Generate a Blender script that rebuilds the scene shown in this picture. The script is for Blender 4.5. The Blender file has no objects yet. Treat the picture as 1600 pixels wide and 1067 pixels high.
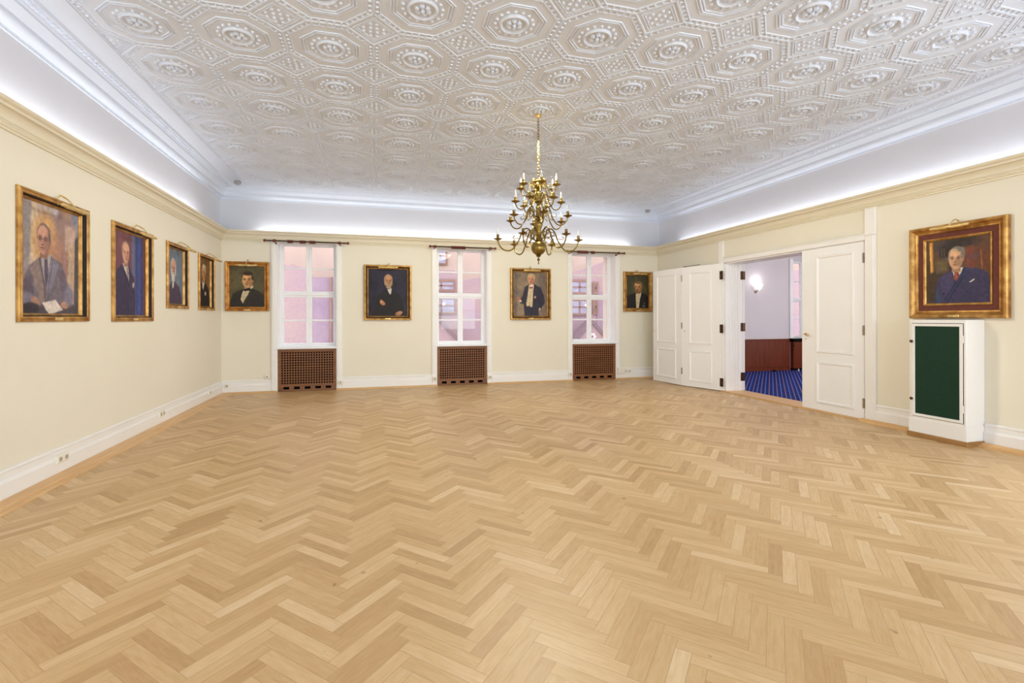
import bpy, math, random
import numpy as np
from mathutils import Vector, Matrix
random.seed(7); PI = math.pi
S = bpy.context.scene; C = S.collection
H = 1.4
# ---- room planes (metres) ----
XL, XR, YB = -2.76, 6.42, 10.37          # lower wall faces
UL, UR, UB = -2.86, 6.68, 10.70          # upper (cove) wall faces
YR = -8.5                                # rear wall
ZC = 3.95

# =====================================================================  materials
def lin(c):
    return tuple(((v/12.92) if v <= 0.04045 else ((v+0.055)/1.055)**2.4) for v in (x/255. for x in c))
class NT:
    def __init__(s, name):
        s.m = bpy.data.materials.new(name); s.m.use_nodes = True
        s.t = s.m.node_tree; s.n = s.t.nodes; s.b = s.n['Principled BSDF']; s.out = s.n['Material Output']
    def new(s, k, **kw):
        n = s.n.new(k)
        for a, b in kw.items(): setattr(n, a, b)
        return n
    def put(s, sock, v):
        if v is None: return
        if isinstance(v, bpy.types.NodeSocket): s.t.links.new(v, sock)
        elif isinstance(v, tuple) and len(v) == 3 and sock.type == 'RGBA': sock.default_value = (*v, 1)
        else: sock.default_value = v
    def math(s, op, a, b=None, c=None):
        n = s.new('ShaderNodeMath', operation=op)
        for i, v in enumerate((a, b, c)): s.put(n.inputs[i], v)
        return n.outputs[0]
    def mix(s, f, a, b, blend='MIX'):
        n = s.new('ShaderNodeMix', data_type='RGBA', blend_type=blend)
        s.put(n.inputs[0], f); s.put(n.inputs[6], a); s.put(n.inputs[7], b)
        return n.outputs[2]
    def comb(s, x, y, z):
        n = s.new('ShaderNodeCombineXYZ')
        for i, v in enumerate((x, y, z)): s.put(n.inputs[i], v)
        return n.outputs[0]
    def sep(s, v):
        n = s.new('ShaderNodeSeparateXYZ'); s.put(n.inputs[0], v); return n.outputs
    def noise(s, vec, scale=5., detail=3., rough=.5, w=None):
        n = s.new('ShaderNodeTexNoise'); s.put(n.inputs['Vector'], vec)
        n.inputs['Scale'].default_value = scale; n.inputs['Detail'].default_value = detail; n.inputs['Roughness'].default_value = rough
        return n.outputs['Fac']
    def ramp(s, f, stops, interp='LINEAR'):
        n = s.new('ShaderNodeValToRGB'); r = n.color_ramp; r.interpolation = interp
        while len(r.elements) < len(stops): r.elements.new(.5)
        for e, (p, c) in zip(r.elements, stops): e.position = p; e.color = (*c, 1)
        s.put(n.inputs[0], f); return n.outputs[0]
    def pos(s): return s.new('ShaderNodeNewGeometry').outputs['Position']
    def obj(s): return s.new('ShaderNodeTexCoord').outputs['Object']
    def bump(s, h, st=.2, d=.01):
        n = s.new('ShaderNodeBump'); n.inputs['Strength'].default_value = st; n.inputs['Distance'].default_value = d
        s.put(n.inputs['Height'], h); s.t.links.new(n.outputs[0], s.b.inputs['Normal'])
    def base(s, col, rough=.5, metal=0., spec=None):
        s.put(s.b.inputs['Base Color'], col); s.put(s.b.inputs['Roughness'], rough); s.put(s.b.inputs['Metallic'], metal)
        if spec is not None: s.b.inputs['Specular IOR Level'].default_value = spec
        return s.m

def paint(name, c, rough=.5, var=.04, scale=3., bump=.06, spec=.4):
    t = NT(name); c = lin(c)
    n = t.noise(t.pos(), scale, 4)
    lo = tuple(x*(1-var) for x in c); hi = tuple(min(1, x*(1+var)) for x in c)
    t.bump(t.noise(t.pos(), 60, 3), bump, .004)
    return t.base(t.ramp(n, [(.3, lo), (.7, hi)]), rough, 0, spec)
def metal(name, c1, c2, rough=.3, scale=30., met=1.):
    t = NT(name); n = t.noise(t.obj(), scale, 4)
    t.bump(n, .1, .003)
    return t.base(t.ramp(n, [(.35, lin(c1)), (.65, lin(c2))]), rough, met)
def wood(name, c1, c2, axis='z', rough=.4, sc=1., spec=.4):
    t = NT(name); x, y, z = t.sep(t.pos())
    k = {'x': (1.2, 30, 30), 'y': (30, 1.2, 30), 'z': (30, 30, 1.2)}[axis]
    v = t.comb(t.math('MULTIPLY', x, k[0]*sc), t.math('MULTIPLY', y, k[1]*sc), t.math('MULTIPLY', z, k[2]*sc))
    n = t.noise(v, 1.6, 5, .6)
    t.bump(n, .08, .003)
    return t.base(t.ramp(n, [(.3, lin(c1)), (.7, lin(c2))]), rough, 0, spec)

M = {}
M['wall'] = paint('cream wall paint', (236, 228, 210), .65, .015, 1.2, .05, .25)
M['cornice'] = paint('cream gloss cornice', (234, 224, 200), .4, .015, 2, .03)
M['white'] = paint('white gloss trim', (243, 239, 235), .35, .012, 3, .02)
M['doorwhite'] = paint('white door paint', (246, 243, 242), .35, .012, 3, .02)
M['plaster'] = paint('white ceiling plaster', (226, 232, 243), .6, .02, 2, .08, .3)
M['cove'] = paint('pale cove paint', (226, 225, 229), .6, .01, 2, .05, .3)
M['winwhite'] = paint('white window paint', (246, 245, 247), .35, .012, 3, .02)
M['adjwall'] = paint('pale lilac wall', (216, 208, 214), .6, .01, 2, .04, .3)
M['plastic'] = paint('ivory plastic', (236, 230, 216), .3, .01, 5, .0)
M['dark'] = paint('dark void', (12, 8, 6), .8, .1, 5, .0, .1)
M['socketdark'] = paint('socket hole grey', (176, 164, 146), .6, .1, 5, .0, .2)
M['grey'] = paint('grey detector plastic', (170, 168, 168), .4, .03, 8, .0)
M['maroon'] = paint('maroon velvet liner', (112, 66, 58), .9, .08, 20, .2, .1)
M['navygap'] = paint('dark recess paint', (58, 52, 50), .8, .1, 9, .05, .2)
M['olivegap'] = paint('brown recess paint', (66, 50, 28), .8, .1, 9, .05, .2)
M['frameedge'] = paint('dull brown frame edge', (104, 70, 34), .6, .15, 9, .05, .3)
M['gold'] = metal('worn gilt', (158, 110, 50), (208, 162, 92), .4, 11, .6)
M['gold2'] = metal('reddish gilt', (160, 100, 40), (202, 146, 74), .4, 11, .6)
M['gold3'] = metal('pale gilt', (162, 120, 60), (220, 182, 112), .36, 16, .75)
M['brass'] = metal('aged brass', (118, 96, 44), (158, 132, 70), .3, 12, .9)
M['brass2'] = metal('polished brass', (206, 170, 100), (236, 208, 144), .35, 12, .5)
M['bronze'] = metal('dark bronze hinge', (70, 48, 36), (96, 66, 50), .4, 20, .8)
M['steel'] = metal('brushed hinge steel', (150, 140, 128), (184, 174, 160), .35, 20, .9)
M['rodblack'] = paint('black rod', (42, 34, 38), .35, .1, 9, .0)
M['ringwood'] = wood('mahogany ring wood', (88, 36, 30), (128, 62, 50), 'z', .35)
M['grille'] = wood('stained grille wood', (110, 68, 38), (148, 96, 58), 'x', .45)
M['wains'] = wood('mahogany wainscot', (84, 30, 10), (124, 50, 18), 'z', .45, 1., .2)
M['oakstrip'] = wood('oak floor strip', (206, 158, 102), (228, 186, 130), 'y', .35)
M['oakstripx'] = wood('oak floor strip across', (200, 154, 102), (222, 180, 126), 'x', .35)
M['oakdark'] = wood('brown oak plinth', (150, 108, 62), (176, 132, 82), 'y', .4)
def mat_facade(name, c1, c2, c3):
    t = NT(name); a = t.noise(t.pos(), .9, 3, .6); b = t.noise(t.pos(), 14, 4, .7); t.bump(b, .3, .02)
    col = t.ramp(a, [(.3, lin(c1)), (.5, lin(c2)), (.72, lin(c3))]); k = t.math('ADD', .78, t.math('MULTIPLY', b, .44))
    return t.base(t.mix(1., col, t.comb(k, k, k), 'MULTIPLY'), .9, 0, .1)
M['pinkwall'] = mat_facade('pink facade render', (176, 156, 164), (182, 158, 158), (186, 164, 156))
M['pinkdark'] = mat_facade('mauve facade render', (158, 138, 154), (170, 150, 160), (180, 156, 158))
M['cream'] = paint('peach reflection backdrop', (216, 196, 178), .9, .05, 1.5, .3, .1)  # colour of the reflection in the panes, given to a wall
M['facbrown'] = paint('brown facade window timber', (158, 128, 112), .7, .1, 5, .1, .2)
M['facedge'] = paint('grey gable coping', (140, 122, 124), .8, .1, 5, .1, .2)
M['facwhite'] = paint('white facade ornament', (240, 228, 224), .8, .04, 5, .1, .2)
M['facglass'] = paint('pale facade window glass', (176, 176, 192), .15, .15, 6, .0, .6)
M['street'] = paint('grey street paving', (150, 140, 140), .9, .1, 2, .2, .1)

def mat_floor():
    t = NT('oak herringbone parquet'); W = .0667
    x, y, z = t.sep(t.pos())
    xs = t.math('ADD', x, .14); ys = t.math('DIVIDE', y, 1.06)
    k = .70711/W
    u = t.math('MULTIPLY', t.math('ADD', xs, ys), k); v = t.math('MULTIPLY', t.math('SUBTRACT', ys, xs), k)
    i = t.math('FLOOR', u); j = t.math('FLOOR', v)
    d = t.math('FLOORED_MODULO', t.math('ADD', t.math('SUBTRACT', i, j), .001), 12.)
    d = t.math('FLOOR', d)
    isH = t.math('LESS_THAN', d, 5.5)
    e = t.math('SUBTRACT', 11., d)
    def sel(a, b): return t.math('ADD', t.math('MULTIPLY', isH, a), t.math('MULTIPLY', t.math('SUBTRACT', 1., isH), b))
    i0 = t.math('SUBTRACT', i, d); j0 = t.math('SUBTRACT', j, e)
    along = sel(t.math('SUBTRACT', u, i0), t.math('SUBTRACT', v, j0))
    across = sel(t.math('SUBTRACT', v, j), t.math('SUBTRACT', u, i))
    ida = sel(i0, i); idb = sel(j, j0)
    wn = t.new('ShaderNodeTexWhiteNoise', noise_dimensions='3D')
    t.put(wn.inputs['Vector'], t.comb(ida, idb, isH))
    tone = wn.outputs['Value']; rx, ry, rz = t.sep(wn.outputs['Color'])
    off = t.math('MULTIPLY', ry, 90.)
    gv = t.comb(t.math('MULTIPLY', along, .16), t.math('ADD', t.math('MULTIPLY', across, 1.3), off), t.math('MULTIPLY', rz, 40.))
    g = t.noise(gv, 3.2, 5, .62)
    gv2 = t.comb(t.math('MULTIPLY', along, .5), t.math('ADD', t.math('MULTIPLY', across, 9.), off), rz)
    g2 = t.noise(gv2, 2.0, 3, .6)
    col = t.ramp(tone, [(0., lin((192, 155, 108))), (.16, lin((202, 166, 118))), (.5, lin((210, 176, 128))), (.85, lin((217, 184, 138))), (1., lin((225, 196, 154)))])
    col = t.mix(t.ramp(g, [(.38, (0, 0, 0)), (.72, (1, 1, 1))]), col, t.mix(1., col, (.9, .83, .73), 'MULTIPLY'))
    col = t.mix(t.math('MULTIPLY', t.ramp(g2, [(.5, (0, 0, 0)), (.75, (1, 1, 1))]), .35), col, t.mix(1., col, (.8, .7, .56), 'MULTIPLY'))
    # knots
    kn = t.noise(t.pos(), 11., 2, .4)
    col = t.mix(t.ramp(kn, [(.745, (0, 0, 0)), (.78, (.6, .6, .6))]), col, lin((140, 92, 50)))
    ea = t.math('MINIMUM', across, t.math('SUBTRACT', 1., across)); el = t.math('MINIMUM', along, t.math('SUBTRACT', 6., along))
    gap = t.math('LESS_THAN', t.math('MINIMUM', ea, el), .014)
    gs = t.math('MULTIPLY', gap, t.math('ADD', .25, t.math('MULTIPLY', rx, .5)))
    col = t.mix(gs, col, lin((128, 88, 50)))
    rough = t.math('ADD', .34, t.math('MULTIPLY', g, .12))
    t.bump(t.math('SUBTRACT', g2, t.math('MULTIPLY', gap, 1.5)), .05, .002)
    return t.base(col, rough, 0, .42)
M['floor'] = mat_floor()
def mat_carpet():
    t = NT('blue striped carpet'); x, y, z = t.sep(t.pos())
    a = math.radians(43)
    p = t.math('SUBTRACT', t.math('MULTIPLY', x, math.cos(a)), t.math('MULTIPLY', y, math.sin(a)))
    q = t.math('DIVIDE', p, .068); f = t.math('FRACT', q); c = t.math('FLOOR', q)
    st = t.math('LESS_THAN', t.math('ABSOLUTE', t.math('SUBTRACT', f, .5)), .13)
    par = t.math('FLOORED_MODULO', c, 2.)
    n = t.noise(t.pos(), 90, 2); n2 = t.noise(t.pos(), 14, 3)
    base = t.ramp(n2, [(.3, lin((20, 32, 100))), (.7, lin((32, 52, 132)))])
    sc = t.mix(par, lin((104, 122, 196)), lin((146, 118, 136)))
    t.bump(n, .5, .01)
    return t.base(t.mix(t.math('MULTIPLY', st, .8), base, sc), .95, 0, .1)
M['carpet'] = mat_carpet()
def mat_glass():
    t = NT('window glass'); tr = t.new('ShaderNodeBsdfTransparent'); gl = t.new('ShaderNodeBsdfGlossy')
    n = t.noise(t.pos(), 4, 2); gl.inputs['Roughness'].default_value = .02
    fr = t.new('ShaderNodeFresnel'); fr.inputs[0].default_value = 1.45
    tr.inputs[0].default_value = (.97, .96, .98, 1)
    mx = t.new('ShaderNodeMixShader')
    bf = t.new('ShaderNodeNewGeometry').outputs['Backfacing']
    t.put(mx.inputs[0], t.math('MULTIPLY', t.math('MULTIPLY', fr.outputs[0], t.math('SUBTRACT', 1., bf)), t.math('ADD', .35, t.math('MULTIPLY', n, .15))))
    t.t.links.new(tr.outputs[0], mx.inputs[1]); t.t.links.new(gl.outputs[0], mx.inputs[2]); t.t.links.new(mx.outputs[0], t.out.inputs[0])
    return t.m
M['glass'] = mat_glass()
def mat_bulb():
    t = NT('clear candle bulb glass'); tr = t.new('ShaderNodeBsdfTransparent'); df = t.new('ShaderNodeBsdfDiffuse'); gl = t.new('ShaderNodeBsdfGlossy')
    gl.inputs['Roughness'].default_value = .08; df.inputs[0].default_value = (.9, .88, .86, 1)
    lw = t.new('ShaderNodeLayerWeight'); lw.inputs[0].default_value = .45
    a = t.new('ShaderNodeMixShader'); b = t.new('ShaderNodeMixShader')
    a.inputs[0].default_value = .35; t.t.links.new(df.outputs[0], a.inputs[1]); t.t.links.new(gl.outputs[0], a.inputs[2])
    t.put(b.inputs[0], t.math('ADD', .22, t.math('MULTIPLY', lw.outputs['Facing'], .5)))
    t.t.links.new(tr.outputs[0], b.inputs[1]); t.t.links.new(a.outputs[0], b.inputs[2]); t.t.links.new(b.outputs[0], t.out.inputs[0])
    return t.m
M['bulb'] = mat_bulb()
def mat_mesh():
    t = NT('green perforated mesh'); x, y, z = t.sep(t.pos())
    fy = t.math('FRACT', t.math('DIVIDE', y, .0205)); fz = t.math('FRACT', t.math('DIVIDE', z, .0205))
    a = t.math('LESS_THAN', t.math('ABSOLUTE', t.math('SUBTRACT', fy, .5)), .33); b = t.math('LESS_THAN', t.math('ABSOLUTE', t.math('SUBTRACT', fz, .5)), .33)
    hole = t.math('MULTIPLY', a, b)
    n = t.noise(t.pos(), 16, 4, .7)
    wear = t.ramp(n, [(.7, (0, 0, 0)), (.74, (1, 1, 1))])
    col = t.mix(wear, lin((12, 64, 44)), lin((90, 130, 112)))
    t.bump(t.math('SUBTRACT', 1., hole), .4, .004)
    return t.base(t.mix(hole, col, lin((5, 26, 18))), .5, 0, .3)
M['mesh'] = mat_mesh()
def mat_canvas():
    t = NT('oil on canvas'); a = t.new('ShaderNodeVertexColor'); a.layer_name = 'paint'
    n = t.noise(t.obj(), 240, 3); n2 = t.noise(t.obj(), 38, 4, .7)
    t.bump(t.math('ADD', n, n2), .15, .003)
    f = t.math('ADD', .86, t.math('MULTIPLY', n2, .28))
    return t.base(t.mix(1., a.outputs['Color'], t.comb(f, f, f), 'MULTIPLY'), .55, 0, .25)
M['canvas'] = mat_canvas()
def mat_emit(name, c, s):
    t = NT(name); t.base(lin(c), .4); t.b.inputs['Emission Color'].default_value = (*lin(c), 1); t.b.inputs['Emission Strength'].default_value = s
    return t.m
M['sconceglow'] = mat_emit('lit frosted sconce glass', (255, 250, 246), 2.)
M['lampglow'] = mat_emit('lit street lamp globe', (255, 236, 205), 1.)

# =====================================================================  mesh builder
class MB:
    def __init__(s): s.v = []; s.f = []; s.sm = []
    def add(s, vs, fs, smooth=False):
        o = len(s.v); s.v += [tuple(p) for p in vs]; s.f += [tuple(o+i for i in f) for f in fs]; s.sm += [smooth]*len(fs); return s
    def box(s, x0, x1, y0, y1, z0, z1):
        v = [(x, y, z) for z in (z0, z1) for y in (y0, y1) for x in (x0, x1)]
        return s.add(v, [(0, 2, 3, 1), (4, 5, 7, 6), (0, 1, 5, 4), (2, 6, 7, 3), (0, 4, 6, 2), (1, 3, 7, 5)])
    def bevbox(s, x0, x1, y0, y1, z0, z1, b=.004):
        # box with the front (y0) edges chamfered
        v = [(x0, y1, z0), (x1, y1, z0), (x1, y1, z1), (x0, y1, z1), (x0, y0+b, z0), (x1, y0+b, z0), (x1, y0+b, z1), (x0, y0+b, z1),
             (x0+b, y0, z0+b), (x1-b, y0, z0+b), (x1-b, y0, z1-b), (x0+b, y0, z1-b)]
        return s.add(v, [(0, 1, 2, 3)[::1], (0, 4, 5, 1), (1, 5, 6, 2), (2, 6, 7, 3), (3, 7, 4, 0), (4, 8, 9, 5), (5, 9, 10, 6), (6, 10, 11, 7), (7, 11, 8, 4), (8, 11, 10, 9)])
    def tube(s, path, r, n=8, cap=True, closed=False):
        P = [Vector(p) for p in path]; m = len(P); R = r if isinstance(r, (list, tuple)) else [r]*m
        vs = []; prev = None
        for i, p in enumerate(P):
            a = P[(i-1) % m] if (closed or i > 0) else p; b = P[(i+1) % m] if (closed or i < m-1) else p
            t = (b-a).normalized()
            if prev is None:
                up = Vector((0, 0, 1)) if abs(t.z) < .9 else Vector((1, 0, 0)); q = t.cross(up).normalized()
            else:
                q = (prev - t*prev.dot(t)).normalized()
            prev = q; w = t.cross(q)
            for k in range(n):
                an = 2*PI*k/n; vs.append(p + (q*math.cos(an)+w*math.sin(an))*R[i])
        fs = []
        for i in range(m if closed else m-1):
            i2 = (i+1) % m
            for k in range(n): fs.append((i*n+k, i*n+(k+1) % n, i2*n+(k+1) % n, i2*n+k))
        if cap and not closed: fs += [tuple(range(n))[::-1], tuple((m-1)*n+k for k in range(n))]
        return s.add(vs, fs, True)
    def lathe(s, prof, c=(0, 0, 0), n=16, axis='z', smooth=True):
        vs = []; fs = []
        for r, z in prof:
            r = max(r, 1e-4)
            for k in range(n):
                a = 2*PI*k/n; x, y = r*math.cos(a), r*math.sin(a)
                p = (x, y, z) if axis == 'z' else ((x, -z, y) if axis == 'y' else (z, x, y))
                vs.append((c[0]+p[0], c[1]+p[1], c[2]+p[2]))
        for i in range(len(prof)-1):
            for k in range(n): fs.append((i*n+k, i*n+(k+1) % n, (i+1)*n+(k+1) % n, (i+1)*n+k))
        fs += [tuple(range(n))[::-1], tuple((len(prof)-1)*n+k for k in range(n))]
        return s.add(vs, fs, smooth)
    def sphere(s, c, r, n=12, m=8, sx=1, sy=1, sz=1):
        pr = [(math.sin(PI*i/m), -math.cos(PI*i/m)) for i in range(m+1)]
        o = len(s.v); s.lathe([(a*r, b*r) for a, b in pr], (0, 0, 0), n)
        for i in range(o, len(s.v)):
            x, y, z = s.v[i]; s.v[i] = (c[0]+x*sx, c[1]+y*sy, c[2]+z*sz)
        return s
    def sweep(s, prof, path, closed=False):
        """prof: (d,z) pairs; path: list of (x,y,nx,ny) mitred inward vectors"""
        n = len(prof); vs = [(x+nx*d, y+ny*d, z) for x, y, nx, ny in path for d, z in prof]; fs = []
        m = len(path)
        for i in range(m if closed else m-1):
            i2 = (i+1) % m
            for k in range(n-1): fs.append((i*n+k, i2*n+k, i2*n+k+1, i*n+k+1))
        return s.add(vs, fs)
    def frame(s, w, h, loops, cx=0., z0=0.):
        """rectangular picture-frame loft: loops (inset, y)"""
        vs = []; fs = []
        for ins, y in loops:
            a, b = w/2-ins, h-ins
            vs += [(cx-a, y, z0+ins), (cx+a, y, z0+ins), (cx+a, y, z0+b), (cx-a, y, z0+b)]
        for i in range(len(loops)-1):
            for k in range(4): fs.append((i*4+k, i*4+(k+1) % 4, i*4+4+(k+1) % 4, i*4+4+k))
        return s.add(vs, fs)
    def build(s, name, mat, parent=None, loc=None, sharp=35., **props):
        me = bpy.data.meshes.new(name); me.from_pydata(s.v, [], s.f); me.polygons.foreach_set('use_smooth', s.sm)
        me.materials.append(M[mat] if isinstance(mat, str) else mat)
        if any(s.sm): me.set_sharp_from_angle(angle=math.radians(sharp))
        me.validate(); me.update()
        o = bpy.data.objects.new(name, me); C.objects.link(o)
        if parent: o.parent = parent
        if loc: o.location = loc
        for k, v in props.items(): o[k] = v
        return o
def thing(name, label, cat, loc=(0, 0, 0), rz=0., group=None, kind=None):
    o = bpy.data.objects.new(name, None); C.objects.link(o); o.empty_display_size = .1
    o.location = loc; o.rotation_euler = (0, 0, rz)
    if label: o['label'] = label
    if cat: o['category'] = cat
    if group: o['group'] = group
    if kind: o['kind'] = kind
    return o
def struct(name, b, mat, label=None, cat=None):
    o = b.build(name, mat); o['kind'] = 'structure'
    if label: o['label'] = label
    if cat: o['category'] = cat
    return o
def copy_tree(o, parent=None):
    c = o.copy(); C.objects.link(c)
    if parent: c.parent = parent
    for ch in list(o.children): copy_tree(ch, c)
    return c

# =====================================================================  shell
W1, W2, W3 = (-1.794, -.732), (1.247, 2.306), (4.262, 5.326)
WINS = (W1, W2, W3); ZS, ZT = .85, 2.905
b = MB(); b.box(UL-.3, XR, YR-.3, UB+.3, -.1, 0)
struct('floor', b, 'floor', 'pale oak herringbone parquet floor of the empty hall', 'floor')
# back wall
b = MB(); edges = [UL-.3, W1[0], W1[1], W2[0], W2[1], W3[0], W3[1], UR+.3]
for i in range(0, 8, 2): b.box(edges[i], edges[i+1], YB, UB+.3, 0, 3.0)
for w in WINS:
    b.box(w[0], w[1], YB, UB+.3, ZT, 3.0); b.box(w[0], w[1], YB+.22, UB+.3, 0, ZS-.001)
struct('wall_back', b, 'wall', 'cream back wall with three windows', 'wall')
LP = [(4.868, 5.897, 1.379, 2.479), (6.354, 7.382, 1.373, 2.481), (7.822, 8.643, 1.549, 2.482), (9.10, 9.924, 1.545, 2.482)]
b = MB(); b.box(UL-.3, XL-.1, 4.0, YB, 0, 3.0); ya = 4.0
for (p, q, za, zb) in LP:
    b.box(XL-.1, XL, ya, p+.01, 0, 3.0); b.box(XL-.1, XL, p+.01, q-.01, 0, za+.01); b.box(XL-.1, XL, p+.01, q-.01, zb-.01, 3.0); ya = q-.01
b.box(XL-.1, XL, ya, YB, 0, 3.0)
SW = [(-2.2, -.6), (1.3, 2.9)]     # unseen window openings added in both long walls to let in fill light
def side_wall(b, xa, xb, y0, y1):
    y = y0
    for p, q in SW:
        b.box(xa, xb, y, p, 0, 3.0); b.box(xa, xb, p, q, 0, .75); b.box(xa, xb, p, q, 2.8, 3.0); y = q
    b.box(xa, xb, y, y1, 0, 3.0)
side_wall(b, UL-.3, XL, YR-.3, 4.0)
struct('wall_left', b, 'wall', 'cream left wall with four framed portraits', 'wall')
DY0, DY1, DZ = 5.21, 8.02, 2.445
b = MB(); side_wall(b, XR, XR+.38, YR-.3, DY0); b.box(XR, XR+.38, DY1, YB, 0, 3.0); b.box(XR, XR+.38, DY0, DY1, DZ, 3.0)
struct('wall_right', b, 'wall', 'cream right wall with the wide doorway', 'wall')
# rear wall, three unseen tall windows added to let in fill light
RW = [(-2.3, -.1), (.75, 2.95), (3.8, 6.0)]
b = MB(); e = [XL, RW[0][0], RW[0][1], RW[1][0], RW[1][1], RW[2][0], RW[2][1], XR]
for i in range(0, 8, 2): b.box(e[i], e[i+1], YR-.3, YR, 0, 3.0)
for w in RW: b.box(w[0], w[1], YR-.3, YR, 0, .7); b.box(w[0], w[1], YR-.3, YR, 2.85, 3.0)
struct('wall_rear', b, 'wall', 'cream rear wall behind the viewpoint', 'wall')
# upper cove walls
b = MB(); b.box(UL-.25, UL, YR-.3, UB+.25, 3.0, 4.15); struct('wall_left_cove', b, 'cove', 'white cove above the left wall', 'wall')
b = MB(); b.box(UR, UR+.25, YR-.3, UB+.25, 3.0, 4.15); struct('wall_right_cove', b, 'cove', 'white cove above the right wall', 'wall')
b = MB(); b.box(UL, UR, UB, UB+.25, 3.0, 4.15); struct('wall_back_cove', b, 'cove', 'white cove above the back wall', 'wall')
b = MB(); b.box(UL, UR, YR-.35, YR-.15, 3.0, 4.15); struct('wall_rear_cove', b, 'cove', 'white cove above the rear wall', 'wall')
UY = YR-.15

def rect_path(x0, x1, y0, y1):   # inward unit mitres, closed loop
    return [(x0, y0, 1, 1), (x1, y0, -1, 1), (x1, y1, -1, -1), (x0, y1, 1, -1)]
# picture-rail cornice hiding the cove light
prof = [(-.3, 2.99), (.0, 2.99), (0, 2.868), (.018, 2.868), (.018, 2.884), (.03, 2.887), (.036, 2.896), (.03, 2.906), (.034, 2.909), (.04, 2.917), (.034, 2.926), (.042, 2.93)]
prof += [(.042+.062*(1-math.cos(a)), 2.93+.075*math.sin(a)) for a in [PI/2*k/7 for k in range(1, 8)]]
prof += [(.108, 3.012), (.112, 3.022), (.122, 3.024), (.134, 3.032), (.14, 3.044), (.14, 3.056), (.132, 3.06), (.112, 3.06), (.107, 3.0), (-.3, 3.0)]
b = MB(); b.sweep(prof, rect_path(XL, XR, YR, YB), True)
struct('trim_1', b, 'cornice', 'cream cornice moulding running round the top of the walls', 'cornice')
# crown under the ceiling
prof = [(0, 3.715), (.018, 3.715), (.018, 3.738)]
prof += [(.02+.075*math.sin(a), 3.745+.055*(1-math.cos(a))) for a in [PI/2*k/8 for k in range(0, 9)]]
prof += [(.095, 3.826), (.103, 3.826), (.16, 3.882), (.16, 3.9), (.166, 3.905), (.172, 3.897), (.18, 3.905), (.186, 3.92), (.235, 3.93), (.244, 3.916), (.254, 3.91), (.262, 3.918), (.264, 3.93), (.27, 3.951)]
b = MB(); b.sweep(prof, rect_path(UL, UR, UY, UB), True)
def bead(b, x, y, z, r, h, n=6):
    vs = []; 
    for rr, hh in ((1, 0), (.72, .72)):
        for k in range(n):
            a = 2*PI*k/n; vs.append((x+r*rr*math.cos(a), y+r*rr*math.sin(a), z-h*hh))
    vs.append((x, y, z-h))
    fs = [(k, n+k, n+(k+1) % n, (k+1) % n) for k in range(n)] + [(n+k, 2*n, n+(k+1) % n) for k in range(n)]
    b.add(vs, fs, True)
for k in range(int((UB-2.4)/.062)):
    y = UB-.3-k*.062
    for x in (UL+.21, UR-.21): bead(b, x, y, 3.928, .026, .024, 5)
for k in range(int((UR-UL-.5)/.062)): bead(b, UL+.26+k*.062, UB-.21, 3.928, .026, .024, 5)
struct('trim_2', b, 'plaster', 'white plaster crown with rope band round the ceiling', 'crown moulding')
# ceiling
PX, PY = .781, .822; X0, Y1 = -2.3465, 10.30; NX, NY = 11, 16
b = MB(); b.box(UL-.1, UR+.1, UY-.1, UB+.1, ZC+.001, ZC+.15)
tile = MB(); T8 = math.tan(PI/8)
def octv(a): t = a*T8; return [(a, -t), (a, t), (t, a), (-t, a), (-a, t), (-a, -t), (-t, -a), (t, -a)]
OL = [(.5, .018), (.49, .018), (.484, .003), (.442, .003), (.438, .015), (.43, .015), (.426, .006), (.335, .006), (.33, .017), (.322, .017), (.317, .005), (.308, .005), (.304, .019), (.293, .019), (.288, .004), (.278, .004), (.274, .013), (.266, .013), (.26, .001)]
vs = [(x, y, -h) for a, h in [(a_, h_*.7) for a_, h_ in OL] for x, y in octv(a)] + [(0, 0, -.001)]
fs = [(i*8+k, (i+1)*8+k, (i+1)*8+(k+1) % 8, i*8+(k+1) % 8) for i in range(len(OL)-1) for k in range(8)]
nb = (len(OL)-1)*8; fs += [(nb+k, nb+8, nb+(k+1) % 8) for k in range(8)]
tile.add(vs, fs)
for k in range(16):
    a = 2*PI*(k+.5)/16; bead(tile, .208*math.cos(a), .208*math.sin(a), 0, .02, .02)
n = 20; vs = []; R = [(.168, 0), (.162, .016), (.15, .023), (.138, .016), (.128, .002)]
for rr, hh in R:
    for k in range(n): vs.append((rr*math.cos(2*PI*k/n), rr*math.sin(2*PI*k/n), -hh))
tile.add(vs, [(i*n+k, (i+1)*n+k, (i+1)*n+(k+1) % n, i*n+(k+1) % n) for i in range(4) for k in range(n)], True)
for k in range(6): a = 2*PI*k/6+.3; bead(tile, .062*math.cos(a), .062*math.sin(a), 0, .034, .032)
bead(tile, 0, 0, 0, .03, .042)
for sd in range(8):       # cross bars in the channel
    a = sd*PI/4; ca, sa = math.cos(a), math.sin(a)
    for k in range(-2, 3):
        t = k*.078; hw = .012; p = []
        for (rr, tt, zz) in ((.482, t-hw, -.003), (.482, t+hw, -.003), (.443, t+hw, -.003), (.443, t-hw, -.003), (.478, t-hw*.5, -.014), (.478, t+hw*.5, -.014), (.447, t+hw*.5, -.014), (.447, t-hw*.5, -.014)):
            p.append((rr*ca-tt*sa, rr*sa+tt*ca, zz))
        tile.add(p, [(4, 5, 6, 7)[::-1], (0, 4, 5, 1)[::-1], (1, 5, 6, 2)[::-1], (2, 6, 7, 3)[::-1], (3, 7, 4, 0)[::-1]])
DLp = [(.2071, .018), (.199, .018), (.195, .004), (.166, .004), (.162, .014), (.154, .014), (.15, .004), (.14, .004), (.136, .013), (.129, .013), (.124, .001)]
r2 = math.sqrt(2)
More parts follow.
